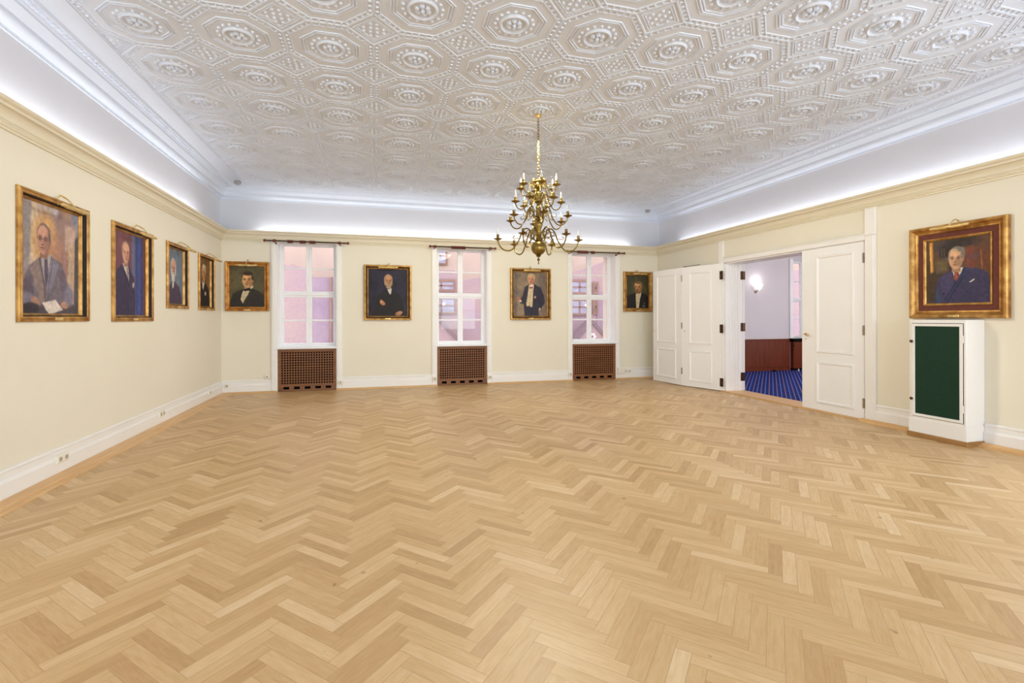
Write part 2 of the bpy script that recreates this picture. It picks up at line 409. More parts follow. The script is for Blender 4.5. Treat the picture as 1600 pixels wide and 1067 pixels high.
for sx in (-1, 1):
    for sy in (-1, 1):
        vs = [];
        for a, h in [(a_, h_*.7) for a_, h_ in DLp]: vs += [(sx*(.5-a*r2), sy*.5, -h), (sx*.5, sy*(.5-a*r2), -h)]
        vs.append((sx*.5, sy*.5, -.001)); m = len(DLp)
        fs = [(2*i, 2*i+1, 2*i+3, 2*i+2) for i in range(m-1)] + [(2*m-2, 2*m-1, 2*m)]
        if sx*sy < 0: fs = [f[::-1] for f in fs]
        tile.add(vs, fs)
        for (da, db) in ((.035, .035), (.11, .035), (.035, .11)): bead(tile, sx*(.5-da), sy*(.5-db), 0, .02, .02)
TV = np.array(tile.v); TF = tile.f; TS = tile.sm
for ix in range(NX):
    for iy in range(NY):
        cx, cy = X0+PX*(ix+.5), Y1-PY*(iy+.5)
        V = TV*np.array([PX, PY, 1.])+np.array([cx, cy, ZC]); o = len(b.v)
        b.v += list(map(tuple, V.tolist())); b.f += [tuple(o+i for i in f) for f in TF]; b.sm += TS
b.sweep([(-.03, ZC+.002), (-.03, ZC-.012), (-.018, ZC-.016), (-.012, ZC-.006), (-.004, ZC-.014), (.004, ZC-.014), (.006, ZC)], rect_path(X0, X0+PX*NX, Y1-PY*NY, Y1), True)
struct('ceiling', b, 'plaster', 'white embossed plaster ceiling of octagons and diamonds', 'ceiling')

# baseboards + floor strips
BP = [(0, .245), (.012, .245), (.02, .238), (.022, .225), (.014, .215), (.014, .168), (.026, .158), (.03, .148), (.033, .145), (.033, 0)]
def base_run(name, pts, lab):
    b = MB()
    for (p, q, nx, ny) in pts: b.sweep(BP, [(p[0], p[1], nx, ny), (q[0], q[1], nx, ny)])
    struct(name, b, 'white', lab, 'baseboard')
CW = .11
base_run('baseboard_left', [((XL, YR), (XL, YB), 1, 0)], 'white baseboard along the left wall')
base_run('baseboard_back', [((a, YB), (c, YB), 0, -1) for a, c in ((XL, W1[0]-CW), (W1[1]+CW, W2[0]-CW), (W2[1]+CW, W3[0]-CW), (W3[1]+CW, XR))], 'white baseboard between the back windows')
base_run('baseboard_right', [((XR, YR), (XR, 3.845), -1, 0), ((XR, 4.46), (XR, 5.06), -1, 0), ((XR, 8.17), (XR, YB), -1, 0)], 'white baseboard along the right wall')
SP = [(0, .03), (.02, .03), (.10, .022), (.105, .014), (.16, .012), (.165, 0)]
b = MB(); b.sweep(SP, [(XL+.033, YR, 1, 0), (XL+.033, YB-.03, 1, 0)]); struct('trim_3', b, 'oakstrip', 'wide oak floor strip along the left baseboard', 'floor strip')
SP2 = [(0, .03), (.03, .028), (.05, .012), (.055, 0)]
b = MB()
for a, c in ((XL+.03, W1[0]), (W1[1], W2[0]), (W2[1], W3[0]), (W3[1], XR-.03)): b.sweep(SP2, [(a, YB-.033, 0, -1), (c, YB-.033, 0, -1)])
struct('trim_4', b, 'oakstripx', 'thin oak strip under the back baseboard', 'floor strip')
b = MB()
for a, c in ((YR, 3.85), (4.46, 5.23)): b.sweep([(0, .04), (.04, .036), (.05, .022), (.09, .02), (.095, 0)], [(XR-.033, a, -1, 0), (XR-.033, c, -1, 0)])
struct('trim_5', b, 'oakstrip', 'oak strip along the right baseboard', 'floor strip')

# window casings
for k, w in enumerate(WINS):
    b = MB()
    for x0, x1 in ((w[0]-CW, w[0]), (w[1], w[1]+CW)):
        b.bevbox(x0, x1, YB-.035, YB, .0, 2.868, .006)
        b.bevbox(x0+.02, x1-.03, YB-.043, YB-.034, .26, 2.86, .006)
    struct('trim_%d' % (6+k), b, 'white', 'white casing either side of the %s back window' % ('left', 'middle', 'right')[k], 'window casing')

# =====================================================================  windows
GY = YB+.25
def make_window(idx, w, gy, z0, z1, mat='winwhite', label='', front=None):
    front = front if front is not None else gy-.25
    e = thing('window_%d' % idx, label, 'window', (0, 0, 0), 0, None, 'structure')
    cx = (w[0]+w[1])/2; hw = (w[1]-w[0])/2
    b = MB(); b.box(w[0]-.004, w[0]+.006, front+.0, gy+.1, z0, z1); b.box(w[1]-.006, w[1]+.004, front+.0, gy+.1, z0, z1); b.box(w[0], w[1], front, gy+.1, z1-.006, z1+.004)
    b.build('reveal_lining', mat, e)
    b = MB(); b.bevbox(w[0]-.04, w[1]+.04, front-.055, gy+.02, z0-.035, z0, .008); b.build('sill', mat, e)
    b = MB(); f = .042
    b.box(w[0], w[0]+f, gy-.01, gy+.07, z0, z1); b.box(w[1]-f, w[1], gy-.01, gy+.07, z0, z1)
    b.box(w[0]+f, w[1]-f, gy-.01, gy+.07, z0, z0+.03); b.box(w[0]+f, w[1]-f, gy-.01, gy+.07, z1-.035, z1)
    zt0, zt1 = z0+1.009, z0+1.061
    zt0, zt1 = 1.862, 1.908
    b.bevbox(w[0]+f, w[1]-f, gy-.018, gy+.06, zt0, zt1, .006)
    b.build('window_frame', mat, e)
    for r, (a, c, zm) in enumerate(((z0+.03, zt0, 1.368), (zt1, z1-.035, 2.392))):
        for sd in (-1, 1):
            xa, xb = (w[0]+f, cx) if sd < 0 else (cx, w[1]-f)
            s = MB(); st = .03; ce = .055
            la, lb = (st, ce) if sd < 0 else (ce, st)
            ra, rb = (.038, .036) if r == 0 else (.036, .038)
            s.bevbox(xa, xa+la, gy, gy+.045, a, c, .005); s.bevbox(xb-lb, xb, gy, gy+.045, a, c, .005)
            s.bevbox(xa+la, xb-lb, gy+.002, gy+.045, a, a+ra, .005); s.bevbox(xa+la, xb-lb, gy+.002, gy+.045, c-rb, c, .005)
            s.bevbox(xa+la, xb-lb, gy+.006, gy+.04, zm-.016, zm+.016, .006)
            so = s.build('sash', mat, e)
            for (pa, pb) in ((a+ra, zm-.016), (zm+.016, c-rb)):
                g = MB(); g.box(xa+la, xb-lb, gy+.02, gy+.026, pa, pb); g.build('pane', 'glass', so)
            hxs = xa+.006 if sd < 0 else xb-.006
            for hz in (a+.14, c-.14):
                h = MB(); h.lathe([(.008, -.03), (.008, .03)], (hxs, gy-.006, hz), 8); h.build('hinge', mat, so)
        for hz in ((a+.22, c-.25) if r else (a+.12, c-.16)):
            h = MB(); h.box(cx-.012, cx+.012, gy-.008, gy, hz-.03, hz+.03); h.tube([(cx, gy-.01, hz), (cx, gy-.03, hz), (cx+.012, gy-.035, hz+.03), (cx+.02, gy-.035, hz+.06)], .006, 6)
            h.build('latch', mat, e)
    return e
for k, w in enumerate(WINS):
    make_window(k+1, w, GY, ZS, ZT, label=('left back window looking onto a plain pink facade', 'middle back window showing brown facade windows on its left', 'right back window showing a gable and a sloping roof line')[k], front=YB)

def plain_window(idx, label, loc, rz, w, z0, z1):  # unseen windows, added as openings for the fill lamps
    e = thing('window_%d' % idx, label, 'window', loc, rz, None, 'structure'); b = MB(); f = .06
    b.box(-w/2, -w/2+f, 0, .06, z0, z1); b.box(w/2-f, w/2, 0, .06, z0, z1); b.box(-w/2+f, w/2-f, 0, .06, z0, z0+f); b.box(-w/2+f, w/2-f, 0, .06, z1-f, z1)
    b.box(-.04, .04, .005, .055, z0+f, z1-f); zm = z0+(z1-z0)*.55; b.box(-w/2+f, w/2-f, .005, .055, zm-.04, zm+.04)
    b.build('window_frame', 'winwhite', e); b = MB(); b.bevbox(-w/2-.05, w/2+.05, -.26, .06, z0-.035, z0-.001, .008); b.build('sill', 'winwhite', e)
k = 5
for p in SW:
    plain_window(k, 'tall unseen window added to the left wall for fill light', (XL-.22, (p[0]+p[1])/2, 0), PI/2, p[1]-p[0], .75, 2.8); k += 1
    plain_window(k, 'tall unseen window added to the right wall for fill light', (XR+.22, (p[0]+p[1])/2, 0), -PI/2, p[1]-p[0], .75, 2.8); k += 1
for p in RW:
    plain_window(k, 'tall unseen window added to the rear wall for fill light', ((p[0]+p[1])/2, YR-.22, 0), PI, p[1]-p[0], .7, 2.85); k += 1

# =====================================================================  radiator grilles
def grille_part(w, h, n, m):
    """lattice in local x (0..w), z, front at y=0"""
    b = MB(); sx = .05; zb, zt = .13, h-.045
    b.bevbox(0, sx, 0, .02, 0, h, .003); b.bevbox(w-sx, w, 0, .02, 0, h, .003); b.bevbox(sx, w-sx, 0, .02, zt, h, .003)
    b.box(sx, w-sx, 0, .02, .085, zb); b.box(sx, w-sx, 0, .02, 0, .035)
    p = (w-2*sx)/n; bw = p*.36
    for i in range(n+1):
        c = sx+p*i; b.bevbox(max(sx-.001, c-bw/2), min(w-sx+.001, c+bw/2), .001, .014, zb, zt, .002)
    q = (zt-zb)/m
    for i in range(m+1):
        c = zb+q*i; b.bevbox(sx, w-sx, .003, .012, max(zb, c-bw/2), min(zt, c+bw/2), .001)
    k = 5; s = (w-2*sx)/k
    for i in range(k+1):
        c = sx+s*i; b.box(max(sx, c-s*.22), min(w-sx, c+s*.22), 0, .02, .035, .085)
    return b
for k, w in enumerate(WINS):
    ww = w[1]-w[0]-.006
    t = thing('radiator_cover', ('brown wooden radiator grille under the left window', 'brown wooden radiator grille under the middle window', 'brown wooden radiator grille under the right window')[k], 'radiator cover', (w[0]+.003, YB-.012, .004), 0, 'wooden grilles under the windows')
    grille_part(ww, .806, 20, 13).build('grille_panel', 'grille', t)
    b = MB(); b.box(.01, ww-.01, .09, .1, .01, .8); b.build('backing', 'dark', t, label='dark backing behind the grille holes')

# =====================================================================  curtain rods with rings
def curtain_rod(x0, x1, br, label):
    z = 2.872; y = YB-.165; L = x1-x0
    t = thing('curtain_rod', label, 'curtain rod', (x0, y, z), 0, 'curtain rods over the windows')
    b = MB(); b.tube([(.05, 0, 0), (L-.05, 0, 0)], .0135, 10); b.build('rod', 'rodblack', t)
    for sgn, xx in ((1, 0), (-1, L)):
        b = MB(); pr = [(.0, -.012), (.012, -.008), (.026, .006), (.028, .022), (.014, .04), (.01, .05), (.02, .058), (.012, .068), (.014, .08)]
        b.lathe([(r, sgn*zz) for r, zz in pr], (xx, 0, 0), 12, 'x'); b.build('finial', 'ringwood', t)
    for xx in br:
        b = MB(); b.lathe([(.0, -.032), (.02, -.03), (.029, -.015), (.029, .015), (.02, .03), (0, .032)], (xx-x0, 0, 0), 12, 'x')
        b.tube([(xx-x0, .015, -.01), (xx-x0, .09, -.03), (xx-x0, .128, -.03)], .008, 8); b.lathe([(.022, 0), (.022, .01)], (xx-x0, .138, -.03), 12, 'y')
        b.build('bracket', 'ringwood', t)
    return y, z
ring_mesh = None
def rings(x0, x1, y, z, label, group):
    global ring_mesh
    n = max(2, int(round((x1-x0)/.0165)))
    for k in range(n):
        x = x0+(k+.5)*(x1-x0)/n
        if ring_mesh is None:
            b = MB(); b.tube([(0, .027*math.cos(a), .027*math.sin(a)) for a in [2*PI*i/14 for i in range(14)]], .0068, 6, closed=True)
            o = b.build('curtain_ring', 'ringwood'); ring_mesh = o
        else: o = ring_mesh.copy(); C.objects.link(o)
        o.location = (x, y, z-.0066); o['label'] = label; o['category'] = 'curtain ring'; o['group'] = group
y, z = curtain_rod(-2.005, -.486, (-1.82, -.66), 'black curtain rod with wooden finials above the left window')
for i, (a, c) in enumerate(((-1.595, -1.494), (-1.38, -1.272), (-1.208, -1.094))):
    wd = ('left', 'middle', 'right')[i]
    rings(a, c, y, z, 'dark wooden ring in the %s bunch on the rod over the left window' % wd, 'rings in the %s bunch over the left window' % wd)
curtain_rod(1.076, 2.473, (1.192, 2.351), 'black curtain rod with wooden finials above the middle window')
rings(1.524, 1.822, y, z, 'dark wooden ring bunched on the rod over the middle window', 'rings over the middle window')
curtain_rod(4.078, 5.492, (4.18, 5.335), 'black curtain rod with wooden finials above the right window')
rings(4.328, 4.581, y, z, 'dark wooden ring in the long bunch over the right window', 'rings in the long bunch over the right window')
rings(4.66, 4.74, y, z, 'dark wooden ring in the short bunch over the right window', 'rings in the short bunch over the right window')

# =====================================================================  portraits
class Art:
    def __init__(s, w, h, bg, seed=1, hid=0.):
        s.w, s.h = w, h; s.rng = np.random.default_rng(seed)
        s.X, s.Y = np.meshgrid(((np.arange(w)+.5)/w-hid)/(1-hid), (np.arange(h)+.5)/h)
        s.I = np.ones((h, w, 3))*np.array(bg, float)
        s.n1 = s.noise(9); s.n2 = s.noise(26); s.n3 = s.noise(60)
    def noise(s, k, sx=1., sy=1.):
        a = s.rng.random((max(2, int(k*sy))+2, max(2, int(k*sx))+2)); fx = np.clip(s.X, 0, 1)*(a.shape[1]-1.001); fy = s.Y*(a.shape[0]-1.001)
        i = fx.astype(int); j = fy.astype(int); u = fx-i; v = fy-j; u = u*u*(3-2*u); v = v*v*(3-2*v)
        return (a[j, i]*(1-u)*(1-v)+a[j, i+1]*u*(1-v)+a[j+1, i]*(1-u)*v+a[j+1, i+1]*u*v)-.5
    def put(s, m, c, var=.16):
        c = np.array(c, float); n = 1+var*(s.n2*.9+s.n3*.8)
        m = np.clip(m, 0, 1)[..., None]; s.I = s.I*(1-m)+(c*n[..., None])*m; return s
    def ell(s, cx, cy, rx, ry, c, soft=.25, rot=0., var=.16, op=1.):
        a = math.radians(rot); dx = s.X-cx; dy = s.Y-cy
        u = (dx*math.cos(a)+dy*math.sin(a))/rx; v = (-dx*math.sin(a)+dy*math.cos(a))/ry
        d = np.sqrt(u*u+v*v)+s.n2*.1; return s.put(np.clip((1+soft/2-d)/max(soft, .02), 0, 1)*op, c, var)
    def poly(s, pts, c, soft=.012, var=.16, op=1.):
        P = np.array(pts, float); ins = np.zeros(s.X.shape, bool); dist = np.full(s.X.shape, 9.); n = len(P)
        X = s.X+s.n2*.012; Y = s.Y+s.n1*.01
        for i in range(n):
            x1, y1 = P[i]; x2, y2 = P[(i+1) % n]
            cond = ((y1 > Y) != (y2 > Y)); ins ^= cond & (X < (x2-x1)*(Y-y1)/((y2-y1) if abs(y2-y1) > 1e-9 else 1e-9)+x1)
            dx, dy = x2-x1, y2-y1; t = np.clip(((X-x1)*dx+(Y-y1)*dy)/(dx*dx+dy*dy+1e-12), 0, 1)
            dist = np.minimum(dist, np.hypot(X-x1-t*dx, Y-y1-t*dy))
        sd = np.where(ins, dist, -dist); return s.put(np.clip(sd/soft+.5, 0, 1)*op, c, var)
    def line(s, pts, w, c, op=1.):
        P = np.array(pts, float); dist = np.full(s.X.shape, 9.)
        for i in range(len(P)-1):
            (x1, y1), (x2, y2) = P[i], P[i+1]; dx, dy = x2-x1, y2-y1
            t = np.clip(((s.X-x1)*dx+(s.Y-y1)*dy)/(dx*dx+dy*dy+1e-12), 0, 1); dist = np.minimum(dist, np.hypot(s.X-x1-t*dx, s.Y-y1-t*dy))
        return s.put(np.clip((w-dist)/(w*.5), 0, 1)*op, c)
    def wash(s, c, amt, k=5, sx=1., sy=1.):
        return s.put(np.clip(s.noise(k, sx, sy)*2.4, 0, 1)*amt, c)
    def head(s, cx, cy, rx, ry, skin, hair, turn=0., bald=0., beard=None, shade=None, glasses=False, ear=True, hat=.0):
        sk = np.array(skin, float); sh = np.array(shade if shade is not None else sk*.62, float); hr = np.array(hair, float)
        s.poly([(cx-rx*.5, cy+ry*.5), (cx+rx*.55, cy+ry*.5), (cx+rx*.6, cy+ry*1.25), (cx-rx*.55, cy+ry*1.25)], sk*.78)          # neck
        s.ell(cx+turn*rx*-.12, cy-ry*.22, rx*1.06, ry*.92, hr, .12)
        s.ell(cx, cy, rx*.92, ry, sk, .12)
        s.ell(cx+rx*.48, cy+ry*.05, rx*.5, ry*.85, sh, .7, 0, .1, .55)                      # shadow side
        s.ell(cx+turn*rx*.35, cy-ry*(.5), rx*(.55+.2*bald), ry*(.3+.12*bald), sk*1.12, .6, 0, .1, .8)   # forehead
        if bald < .5: s.ell(cx+turn*rx*-.1, cy-ry*.86, rx*.86, ry*.26, hr, .3)
        sg = -1. if turn > 0 else 1.
        if ear: s.ell(cx+sg*rx*.93, cy+ry*.08, rx*.12, ry*.2, sk*.8, .3); s.ell(cx+sg*rx*.86, cy-ry*.3, rx*.15, ry*.34, hr, .4)
        ex = cx+turn*rx*.22; yy = cy-ry*.06
        for q in (-1, 1):
            s.ell(ex+q*rx*.4, yy, rx*.24, ry*.1, sh*.9, .8, 0, .1, .6); s.ell(ex+q*rx*.4, yy+ry*.01, rx*.1, ry*.05, (58, 42, 38), .6, 0, .1, .8)
            s.line([(ex+q*rx*.18, yy-ry*.13), (ex+q*rx*.4, yy-ry*.18), (ex+q*rx*.62, yy-ry*.12)], rx*.06, hr*.35+sh*.5, .7)
        nx = ex+turn*rx*.1
        s.poly([(nx-rx*.05, yy), (nx+rx*.06, yy), (nx+rx*.17, cy+ry*.32), (nx-rx*.14, cy+ry*.33)], sk*1.06, .02, .1, .8)
        s.ell(nx+rx*.1, cy+ry*.22, rx*.09, ry*.2, sh, .6, 0, .1, .7); s.ell(nx, cy+ry*.35, rx*.19, ry*.045, sh*.75, .6, 0, .1, .85)
        s.ell(nx, cy+ry*.55, rx*.3, ry*.05, (150, 84, 74), .6, 0, .1, .8); s.line([(nx-rx*.26, cy+ry*.54), (nx+rx*.26, cy+ry*.54)], rx*.035, sh*.5)
        s.ell(nx, cy+ry*.68, rx*.22, ry*.06, sh, .8, 0, .1, .5)
        if beard is not None:
            bc = np.array(beard[0], float); L = beard[1]
            s.ell(nx, cy+ry*(.82+L*.25), rx*.62, ry*(.3+L*.4), bc, .35); s.ell(nx, cy+ry*.44, rx*.38, ry*.07, bc, .4); s.ell(nx, cy+ry*.56, rx*.16, ry*.035, (128, 76, 68), .5)
            for q in (-1, 1): s.ell(cx+q*rx*.78, cy+ry*.35, rx*.2, ry*.42, bc, .5)
        if glasses:
            for q in (-1, 1):
                a = [2*PI*i/16 for i in range(17)]; s.line([(ex+q*rx*.4+rx*.26*math.cos(t), yy+ry*.13*math.sin(t)) for t in a], rx*.04, (84, 64, 60), .55)
            s.line([(ex-rx*.14, yy), (ex+rx*.14, yy)], rx*.04, (84, 64, 60), .55)
        return s
    def mesh(s, name, W, Hh, y, z0, parent):
        nx, nz = s.w, s.h
        xs = np.linspace(-W/2, W/2, nx); zs = np.linspace(z0+Hh, z0, nz)
        GX, GZ = np.meshgrid(xs, zs); v = np.stack([GX.ravel(), np.full(nx*nz, y), GZ.ravel()], 1)
        i = np.arange(nx*nz).reshape(nz, nx); f = np.stack([i[:-1, :-1], i[1:, :-1], i[1:, 1:], i[:-1, 1:]], -1).reshape(-1, 4)
        me = bpy.data.meshes.new(name); me.from_pydata(v.tolist(), [], f.tolist())
        c = np.clip(s.I/255., 0, 1); c = np.where(c <= .04045, c/12.92, ((c+.055)/1.055)**2.4)
        a = me.attributes.new('paint', 'FLOAT_COLOR', 'POINT'); a.data.foreach_set('color', np.concatenate([c.reshape(-1, 3), np.ones((nx*nz, 1))], 1).astype(np.float32).ravel())
        me.materials.append(M['canvas']); o = bpy.data.objects.new(name, me); C.objects.link(o); o.parent = parent; return o

def art_sheets():        # man in grey suit with papers
    a = Art(140, 170, (158, 128, 122), 3, .11)
    a.wash((186, 150, 130), .7, 4).wash((120, 108, 128), .5, 6, 1, .5)
    a.poly([(0, 0), (.15, 0), (.13, .62), (0, .66)], (150, 140, 140), .03); a.poly([(.13, 0), (.25, 0), (.22, .6), (.1, .6)], (208, 186, 160), .04)
    a.poly([(.25, 0), (.6, 0), (.58, .08), (.25, .1)], (196, 186, 190), .05); a.poly([(.85, 0), (1, 0), (1, .35), (.88, .3)], (140, 140, 158), .05)
    a.ell(.36, .33, .22, .27, (206, 160, 112), .5); a.ell(.6, .45, .2, .2, (170, 122, 104), .7, 0, .2, .6)
    a.poly([(.72, .14), (.95, .12), (.92, .4), (.72, .38)], (196, 166, 152), .04); a.poly([(.8, .3), (.94, .3), (.88, .9), (.76, .85)], (192, 164, 138), .03)
    a.poly([(.92, .25), (1, .2), (1, 1), (.9, 1)], (92, 84, 88), .02)
    a.poly([(-.02, .72), (.1, .57), (.28, .48), (.46, .455), (.66, .52), (.75, .66), (.86, .9), (.84, 1.02), (-.02, 1.02)], (118, 106, 116), .02)
    a.poly([(.0, .72), (.12, .64), (.2, .9), (.0, 1)], (98, 86, 100), .04); a.poly([(.6, .56), (.72, .62), (.82, .85), (.66, .84)], (112, 98, 112), .04)
    a.poly([(.1, .6), (.24, .5), (.32, .7), (.36, .92), (.28, .9), (.15, .68)], (142, 122, 118), .015); a.poly([(.48, .47), (.6, .53), (.5, .72), (.4, .85), (.38, .7)], (132, 126, 140), .015)
    a.poly([(.28, .47), (.46, .45), (.42, .6), (.37, .75), (.32, .6)], (176, 166, 166), .012); a.poly([(.34, .5), (.4, .49), (.41, .64), (.37, .78), (.34, .62)], (94, 82, 96), .01)
    a.line([(.26, .5), (.33, .72), (.38, .95)], .006, (66, 56, 72)); a.line([(.5, .48), (.42, .72), (.4, .9)], .006, (74, 66, 84))
    a.head(.33, .325, .118, .135, (190, 142, 122), (112, 96, 92), -.4, 1., None, (140, 98, 92), True)
    a.poly([(0, .9), (.3, .92), (1, .9), (1, 1), (0, 1)], (86, 78, 84), .03); a.ell(.08, .87, .16, .06, (126, 118, 134), .4, 12)
    a.ell(.2, .9, .08, .05, (176, 134, 116), .35, 25); a.ell(.12, .95, .16, .05, (60, 54, 62), .4)
    a.poly([(.3, .9), (.54, .86), (.68, .96), (.42, 1.0)], (222, 206, 196), .01); a.ell(.72, .91, .08, .035, (192, 144, 120), .3); a.ell(.8, .82, .09, .1, (130, 124, 140), .5)
    return a
def art_blue():          # man in dark blue suit, blue curtain
    a = Art(100, 120, (122, 76, 84), 5, .15); a.wash((146, 92, 92), .6, 6).wash((96, 76, 100), .5, 7)
    a.poly([(.5, 0), (.68, 0), (.68, 1), (.52, 1)], (108, 108, 136), .04); a.poly([(.62, 0), (.9, 0), (.9, 1), (.62, 1)], (58, 68, 122), .06); a.poly([(.72, 0), (.8, 0), (.8, 1), (.72, 1)], (84, 96, 150), .05, .2, .6)
    a.poly([(.9, 0), (1, 0), (1, 1), (.92, 1)], (120, 66, 48), .03)
    a.poly([(-.02, .5), (.16, .4), (.3, .37), (.46, .44), (.58, .54), (.62, .75), (.6, 1.02), (-.02, 1.02)], (60, 52, 78), .02); a.wash((80, 62, 90), .3, 8)
    a.poly([(.2, .38), (.36, .36), (.4, .44), (.42, .58), (.32, .5)], (206, 190, 178), .01); a.poly([(.33, .42), (.38, .42), (.41, .6), (.36, .52)], (136, 120, 128), .01)
    a.line([(.2, .39), (.32, .56), (.43, .66)], .008, (38, 32, 52)); a.line([(.4, .4), (.43, .64)], .008, (40, 34, 54))
    a.head(.31, .25, .115, .125, (206, 156, 128), (168, 136, 118), .55, .9, None, (168, 112, 96)); a.poly([(.52, .6), (.58, .58), (.58, .64), (.53, .66)], (196, 178, 170), .015)
    a.line([(.36, .7), (.38, 1)], .006, (40, 34, 54)); return a
def art_beard():         # white-bearded man, blue ground
    a = Art(84, 100, (112, 124, 140), 7, .17); a.wash((140, 146, 152), .6, 5).wash((84, 98, 124), .5, 6)
    a.poly([(-.02, .8), (.1, .68), (.26, .6), (.5, .6), (.74, .68), (.88, .82), (.92, 1.02), (-.02, 1.02)], (74, 62, 80), .03); a.wash((92, 80, 98), .25, 9)
    a.head(.36, .36, .17, .17, (194, 146, 122), (196, 190, 186), -.25, .8, ((206, 198, 190), .55), (146, 104, 92))
    a.poly([(.28, .62), (.4, .6), (.36, .7), (.3, .72)], (226, 220, 212), .01); a.line([(.4, .64), (.36, .8), (.36, 1)], .009, (46, 38, 54)); a.line([(.18, .68), (.3, .9)], .008, (54, 44, 62)); return a
def art_medal():         # man with white hair, white breast star
    a = Art(84, 100, (112, 84, 52), 11, .2); a.wash((146, 104, 58), .7, 5).wash((70, 56, 40), .5, 6); a.poly([(.65, 0), (1, 0), (1, 1), (.8, 1)], (134, 90, 52), .1, .2, .7)
    a.poly([(-.02, .62), (.2, .5), (.42, .46), (.66, .52), (.86, .62), (.94, .8), (.94, 1.02), (-.02, 1.02)], (36, 32, 36), .02)
    a.poly([(.28, .46), (.48, .44), (.5, .5), (.36, .66), (.28, .58)], (206, 198, 182), .012); a.head(.42, .29, .17, .16, (196, 146, 104), (206, 188, 154), -.35, .2, None, (130, 86, 58))
    a.ell(.56, .72, .07, .045, (196, 186, 164), .4); a.line([(.46, .5), (.36, .7), (.34, 1)], .009, (20, 18, 22)); return a
def art_bowtie():
    a = Art(110, 124, (92, 84, 58), 13); a.wash((112, 102, 70), .6, 5).wash((62, 56, 40), .6, 5)
    a.ell(.3, .4, .35, .4, (114, 104, 72), 1., 0, .2, .5)
    a.poly([(.0, .9), (.08, .68), (.2, .62), (.38, .56), (.64, .54), (.84, .62), (.96, .7), (1.02, .9), (1.02, 1.02), (0, 1.02)], (52, 46, 42), .02); a.wash((66, 60, 54), .35, 10)
    a.poly([(.38, .6), (.57, .6), (.5, .72), (.42, .82), (.37, .91), (.3, .82), (.33, .72)], (206, 188, 150), .012); a.line([(.4, .66), (.37, .88)], .006, (168, 148, 116))
    a.poly([(.58, .6), (.68, .56), (.52, .8), (.42, .96), (.38, .92)], (66, 58, 50), .012); a.line([(.68, .57), (.5, .84), (.4, 1.)], .007, (32, 28, 28)); a.line([(.34, .62), (.3, .82), (.36, .96)], .007, (34, 30, 28))
    a.head(.5, .345, .165, .185, (214, 164, 112), (66, 50, 38), -.4, .25, None, (148, 98, 62))
    a.poly([(.58, .52), (.66, .46), (.66, .53), (.6, .56)], (214, 200, 172), .01); 
    a.poly([(.4, .57), (.56, .53), (.62, .6), (.5, .6), (.42, .62)], (28, 24, 24), .01); return a
def art_dark():
    a = Art(110, 132, (44, 40, 56), 17); a.wash((56, 52, 74), .7, 5).wash((32, 28, 36), .6, 5)
    a.poly([(.16, .8), (.22, .6), (.36, .46), (.5, .42), (.68, .46), (.84, .58), (.9, .8), (.9, 1.02), (.12, 1.02)], (36, 31, 31), .04)
    a.poly([(.48, .43), (.6, .41), (.57, .53), (.55, .54)], (214, 206, 196), .01); a.line([(.45, .42), (.55, .56), (.56, .8)], .006, (20, 17, 18)); a.line([(.62, .42), (.57, .58)], .006, (22, 18, 20))
    a.head(.51, .25, .105, .125, (188, 134, 94), (156, 124, 96), .3, 1., ((172, 144, 112), .35), (128, 84, 62))
    a.ell(.36, .72, .075, .045, (172, 116, 82), .4, 25); a.ell(.33, .69, .035, .04, (196, 140, 104), .4)
    a.ell(.77, .945, .085, .045, (166, 118, 84), .4, -12); a.line([(.72, .93), (.8, .9)], .008, (196, 140, 104)); a.ell(.82, .92, .05, .03, (190, 140, 104), .5); return a
def art_waistcoat():
    a = Art(110, 132, (140, 120, 98), 19); a.wash((164, 140, 112), .7, 5).wash((104, 92, 82), .6, 6); a.poly([(.7, .05), (1, .05), (1, 1), (.75, 1)], (112, 98, 88), .1, .2, .7); a.poly([(0, 0), (.12, 0), (.1, 1), (0, 1)], (110, 98, 92), .05, .2, .7)
    a.poly([(.33, .34), (.45, .29), (.64, .28), (.82, .36), (.9, .52), (.94, .68), (.82, .84), (.74, .86), (.76, 1.02), (.33, 1.02), (.3, .72), (.2, .72), (.16, .66), (.26, .55), (.3, .44)], (52, 48, 60), .016); a.wash((66, 62, 76), .25, 10)
    a.poly([(.45, .3), (.6, .29), (.58, .5), (.56, .78), (.5, .8), (.47, .75), (.42, .79), (.37, .76), (.42, .5)], (212, 190, 152), .012); a.line([(.5, .42), (.48, .74)], .005, (172, 150, 116))
    a.head(.52, .165, .105, .12, (206, 148, 112), (188, 164, 122), -.15, .2, None, (160, 98, 76))
    a.poly([(.45, .3), (.6, .28), (.6, .36), (.46, .37)], (226, 208, 182), .01); a.poly([(.46, .345), (.58, .335), (.57, .375), (.47, .38)], (152, 74, 64), .012)
    a.ell(.14, .62, .065, .05, (168, 106, 86), .4, 20); a.ell(.2, .66, .04, .03, (206, 186, 160), .4); a.ell(.64, .57, .03, .028, (190, 160, 130), .4); a.ell(.78, .84, .03, .03, (190, 160, 140), .4)
    a.line([(.78, .55), (.74, .78)], .006, (32, 28, 38)); a.line([(.54, .8), (.54, 1)], .006, (32, 28, 38)); return a
